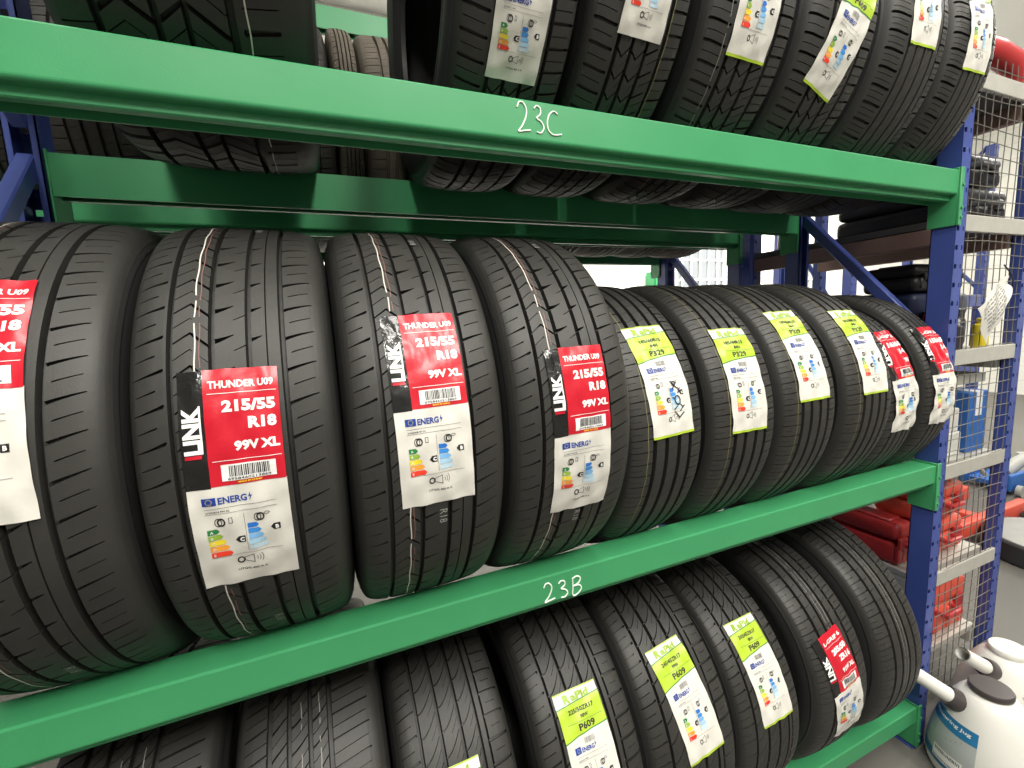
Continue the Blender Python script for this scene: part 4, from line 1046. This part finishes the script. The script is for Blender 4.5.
o = empty('grey_roll', (1.775, 1.30, TOP)); tag(o, 'pale grey roll on the mesh rack shelf, seen past the rear upright', 'roll')
MB().lathe([(0.034, 0), (0.036, 0.003), (0.036, 0.075), (0.034, 0.078), (0.016, 0.078)], n=28).build('wrap', M['clear'], o)
MB().lathe([(0.012, 0.07), (0.015, 0.074), (0.015, 0.086), (0.012, 0.088)], n=18).build('core', M['dark_steel'], o)
o = empty('hose_coil', (1.800, 1.30, 1.224)); tag(o, 'grey coil of hose standing under the brown side beam', 'hose')
b = MB()
for k in range(5): b.tube([(0.055 * cos(t), 0.055 * sin(t), 0.018 + 0.034 * k) for t in np.linspace(0, 2 * pi, 25)], 0.0165, 10, cap=False)
b.build('windings', M['grey_top'], o)
b = MB(); b.tube([(0.055, 0, 0.155), (0.03, -0.02, 0.20), (0.0, -0.05, 0.215)], 0.0150, 10); b.build('loose_end', M['grey_top'], o)

# ------------------------------------------------------------------ setting
b = MB(); b.box(-4, 9.5, -4.5, 4.6, -0.05, 0.0); struct(b.build('floor', M['floor']))
WY = 4.5
wins = [(4.15, 5.05, 1.35, 2.35), (6.0, 6.9, 1.35, 2.35)]
b = MB(); xs = [-4.0] + [v for w in wins for v in w[:2]] + [9.5]
for i in range(0, len(xs), 2): b.box(xs[i], xs[i + 1], WY, WY + 0.15, 0, 4.2)
for (x0, x1, z0, z1) in wins: b.box(x0, x1, WY, WY + 0.15, 0, z0); b.box(x0, x1, WY, WY + 0.15, z1, 4.2)
struct(b.build('wall_back', M['cream']))
b = MB(); b.box(9.5, 9.65, -4.5, 4.65, 0, 4.2); struct(b.build('wall_right', M['cream']))
b = MB(); b.box(-4, 9.5, -4.5, 4.65, 4.2, 4.3); struct(b.build('ceiling', new_mat('ceiling_paint', (0.6, 0.6, 0.58), 0.8)))
b = MB(); b.box(-4.15, -4, -4.5, 4.65, 0, 4.2); struct(b.build('wall_left', new_mat('grey_wall_paint', (0.45, 0.45, 0.43), 0.8)))
b = MB(); b.box(-4.15, 9.65, -3.35, -3.2, 0, 4.2); struct(b.build('light_block_wall', new_mat('light_block_dark', (0.16, 0.155, 0.145), 0.8)))  # unseen wall added to stop low light, kept dark against bounce
glass = new_mat('window_glass', (0.95, 0.97, 0.97), 0.05, 0.5, trans=1.0)
frm = new_mat('window_frame_paint', (0.7, 0.7, 0.68), 0.4)
for i, (x0, x1, z0, z1) in enumerate(wins):
    o = empty('window_%d' % (i + 1), (x0, WY + 0.06, z0)); struct(o)
    b = MB(); w, hh = x1 - x0, z1 - z0
    b.box(0, w, 0, 0.05, 0, 0.05); b.box(0, w, 0, 0.05, hh - 0.05, hh); b.box(0, 0.05, 0, 0.05, 0, hh); b.box(w - 0.05, w, 0, 0.05, 0, hh)
    for k in range(1, 6): b.box(w * k / 6 - 0.01, w * k / 6 + 0.01, 0.005, 0.045, 0, hh)
    for k in range(1, 4): b.box(0, w, 0.005, 0.045, hh * k / 4 - 0.01, hh * k / 4 + 0.01)
    struct(b.build('window_frame', frm, o))
    b = MB(); b.box(0.04, w - 0.04, 0.022, 0.026, 0.04, hh - 0.04); struct(b.build('window_glass', glass, o))
o = empty('metal_locker', (3.66, 4.34, 0)); tag(o, 'narrow green metal locker against the white block wall', 'locker')
MB().box(0, 0.26, 0, 0.15, 0, 1.93, bev=0.004).build('carcass', M['green'], o)
d_ = MB(); d_.box(0.012, 0.248, -0.014, -0.002, 0.05, 1.91, bev=0.003); d_ = d_.build('door', M['green'], o)
MB().box(0.03, 0.042, -0.028, -0.012, 0.9, 1.05, bev=0.003).build('handle', M['galv'], d_)

# ------------------------------------------------------------------ light
def area(name, loc, sx, sy, power, target, col=(1, 1, 1), spread=180):
    l = bpy.data.lights.new(name, 'AREA'); l.shape = 'RECTANGLE'; l.size = sx; l.size_y = sy; l.energy = power; l.color = col; l.spread = radians(spread)
    o = bpy.data.objects.new(name, l); COL.objects.link(o); o.location = loc
    o.rotation_euler = (Vector(target) - Vector(loc)).to_track_quat('-Z', 'Y').to_euler()
    return o
WARM = (1.0, 0.965, 0.89)
for x in (-0.9, 0.7, 2.3): area('ceiling_or_fill_light', (x, -0.75, 4.1), 0.35, 1.6, 80, (x, -0.75, 0), WARM)
for x in (-0.6, 0.9, 2.4): area('ceiling_or_fill_light', (x, -2.3, 4.1), 0.35, 1.4, 165, (x, -2.3, 0), WARM)
area('ceiling_or_fill_light', (4.6, 0.2, 4.1), 0.35, 1.6, 130, (4.6, 0.2, 0), WARM)
area('ceiling_or_fill_light', (7.6, 1.2, 4.1), 0.35, 2.2, 330, (7.9, 1.2, 0), WARM)  # unseen lamp added to brighten the right wall
area('ceiling_or_fill_light', (1.2, 3.4, 4.1), 2.6, 0.35, 300, (1.2, 4.5, 1.9), WARM, 110)  # unseen lamp aimed and narrowed to whiten the back wall, sparing the floor
area('ceiling_or_fill_light', (5.0, 3.3, 4.1), 2.6, 0.35, 330, (5.0, 4.5, 1.9), WARM, 110)  # unseen wash for the back wall further right, narrowed likewise

w = bpy.data.worlds.new('World'); SC.world = w; w.use_nodes = True
bg = w.node_tree.nodes['Background']; bg.inputs[0].default_value = (0.95, 0.98, 1.0, 1); bg.inputs[1].default_value = 1.6

# ------------------------------------------------------------------ camera
cam = bpy.data.cameras.new('Camera'); co = bpy.data.objects.new('Camera', cam); COL.objects.link(co)
r = Vector((0.92176325, -0.38501865, -0.04596908)); u = Vector((0.09197329, 0.101927, 0.99053107)); f = Vector((0.37668744, 0.91726306, -0.129364))
co.matrix_world = Matrix(((r.x, u.x, -f.x, 0), (r.y, u.y, -f.y, 0), (r.z, u.z, -f.z, H0), (0, 0, 0, 1)))
cam.sensor_width = 36; cam.lens = 448.097 / 1024 * 36; cam.clip_start = 0.02
SC.camera = co
SC.view_settings.view_transform = 'Standard'; SC.view_settings.look = 'None'
SC.view_settings.gamma = 1; SC.view_settings.use_curve_mapping = False; SC.view_settings.exposure = -0.75
SC.cycles.use_denoising = True
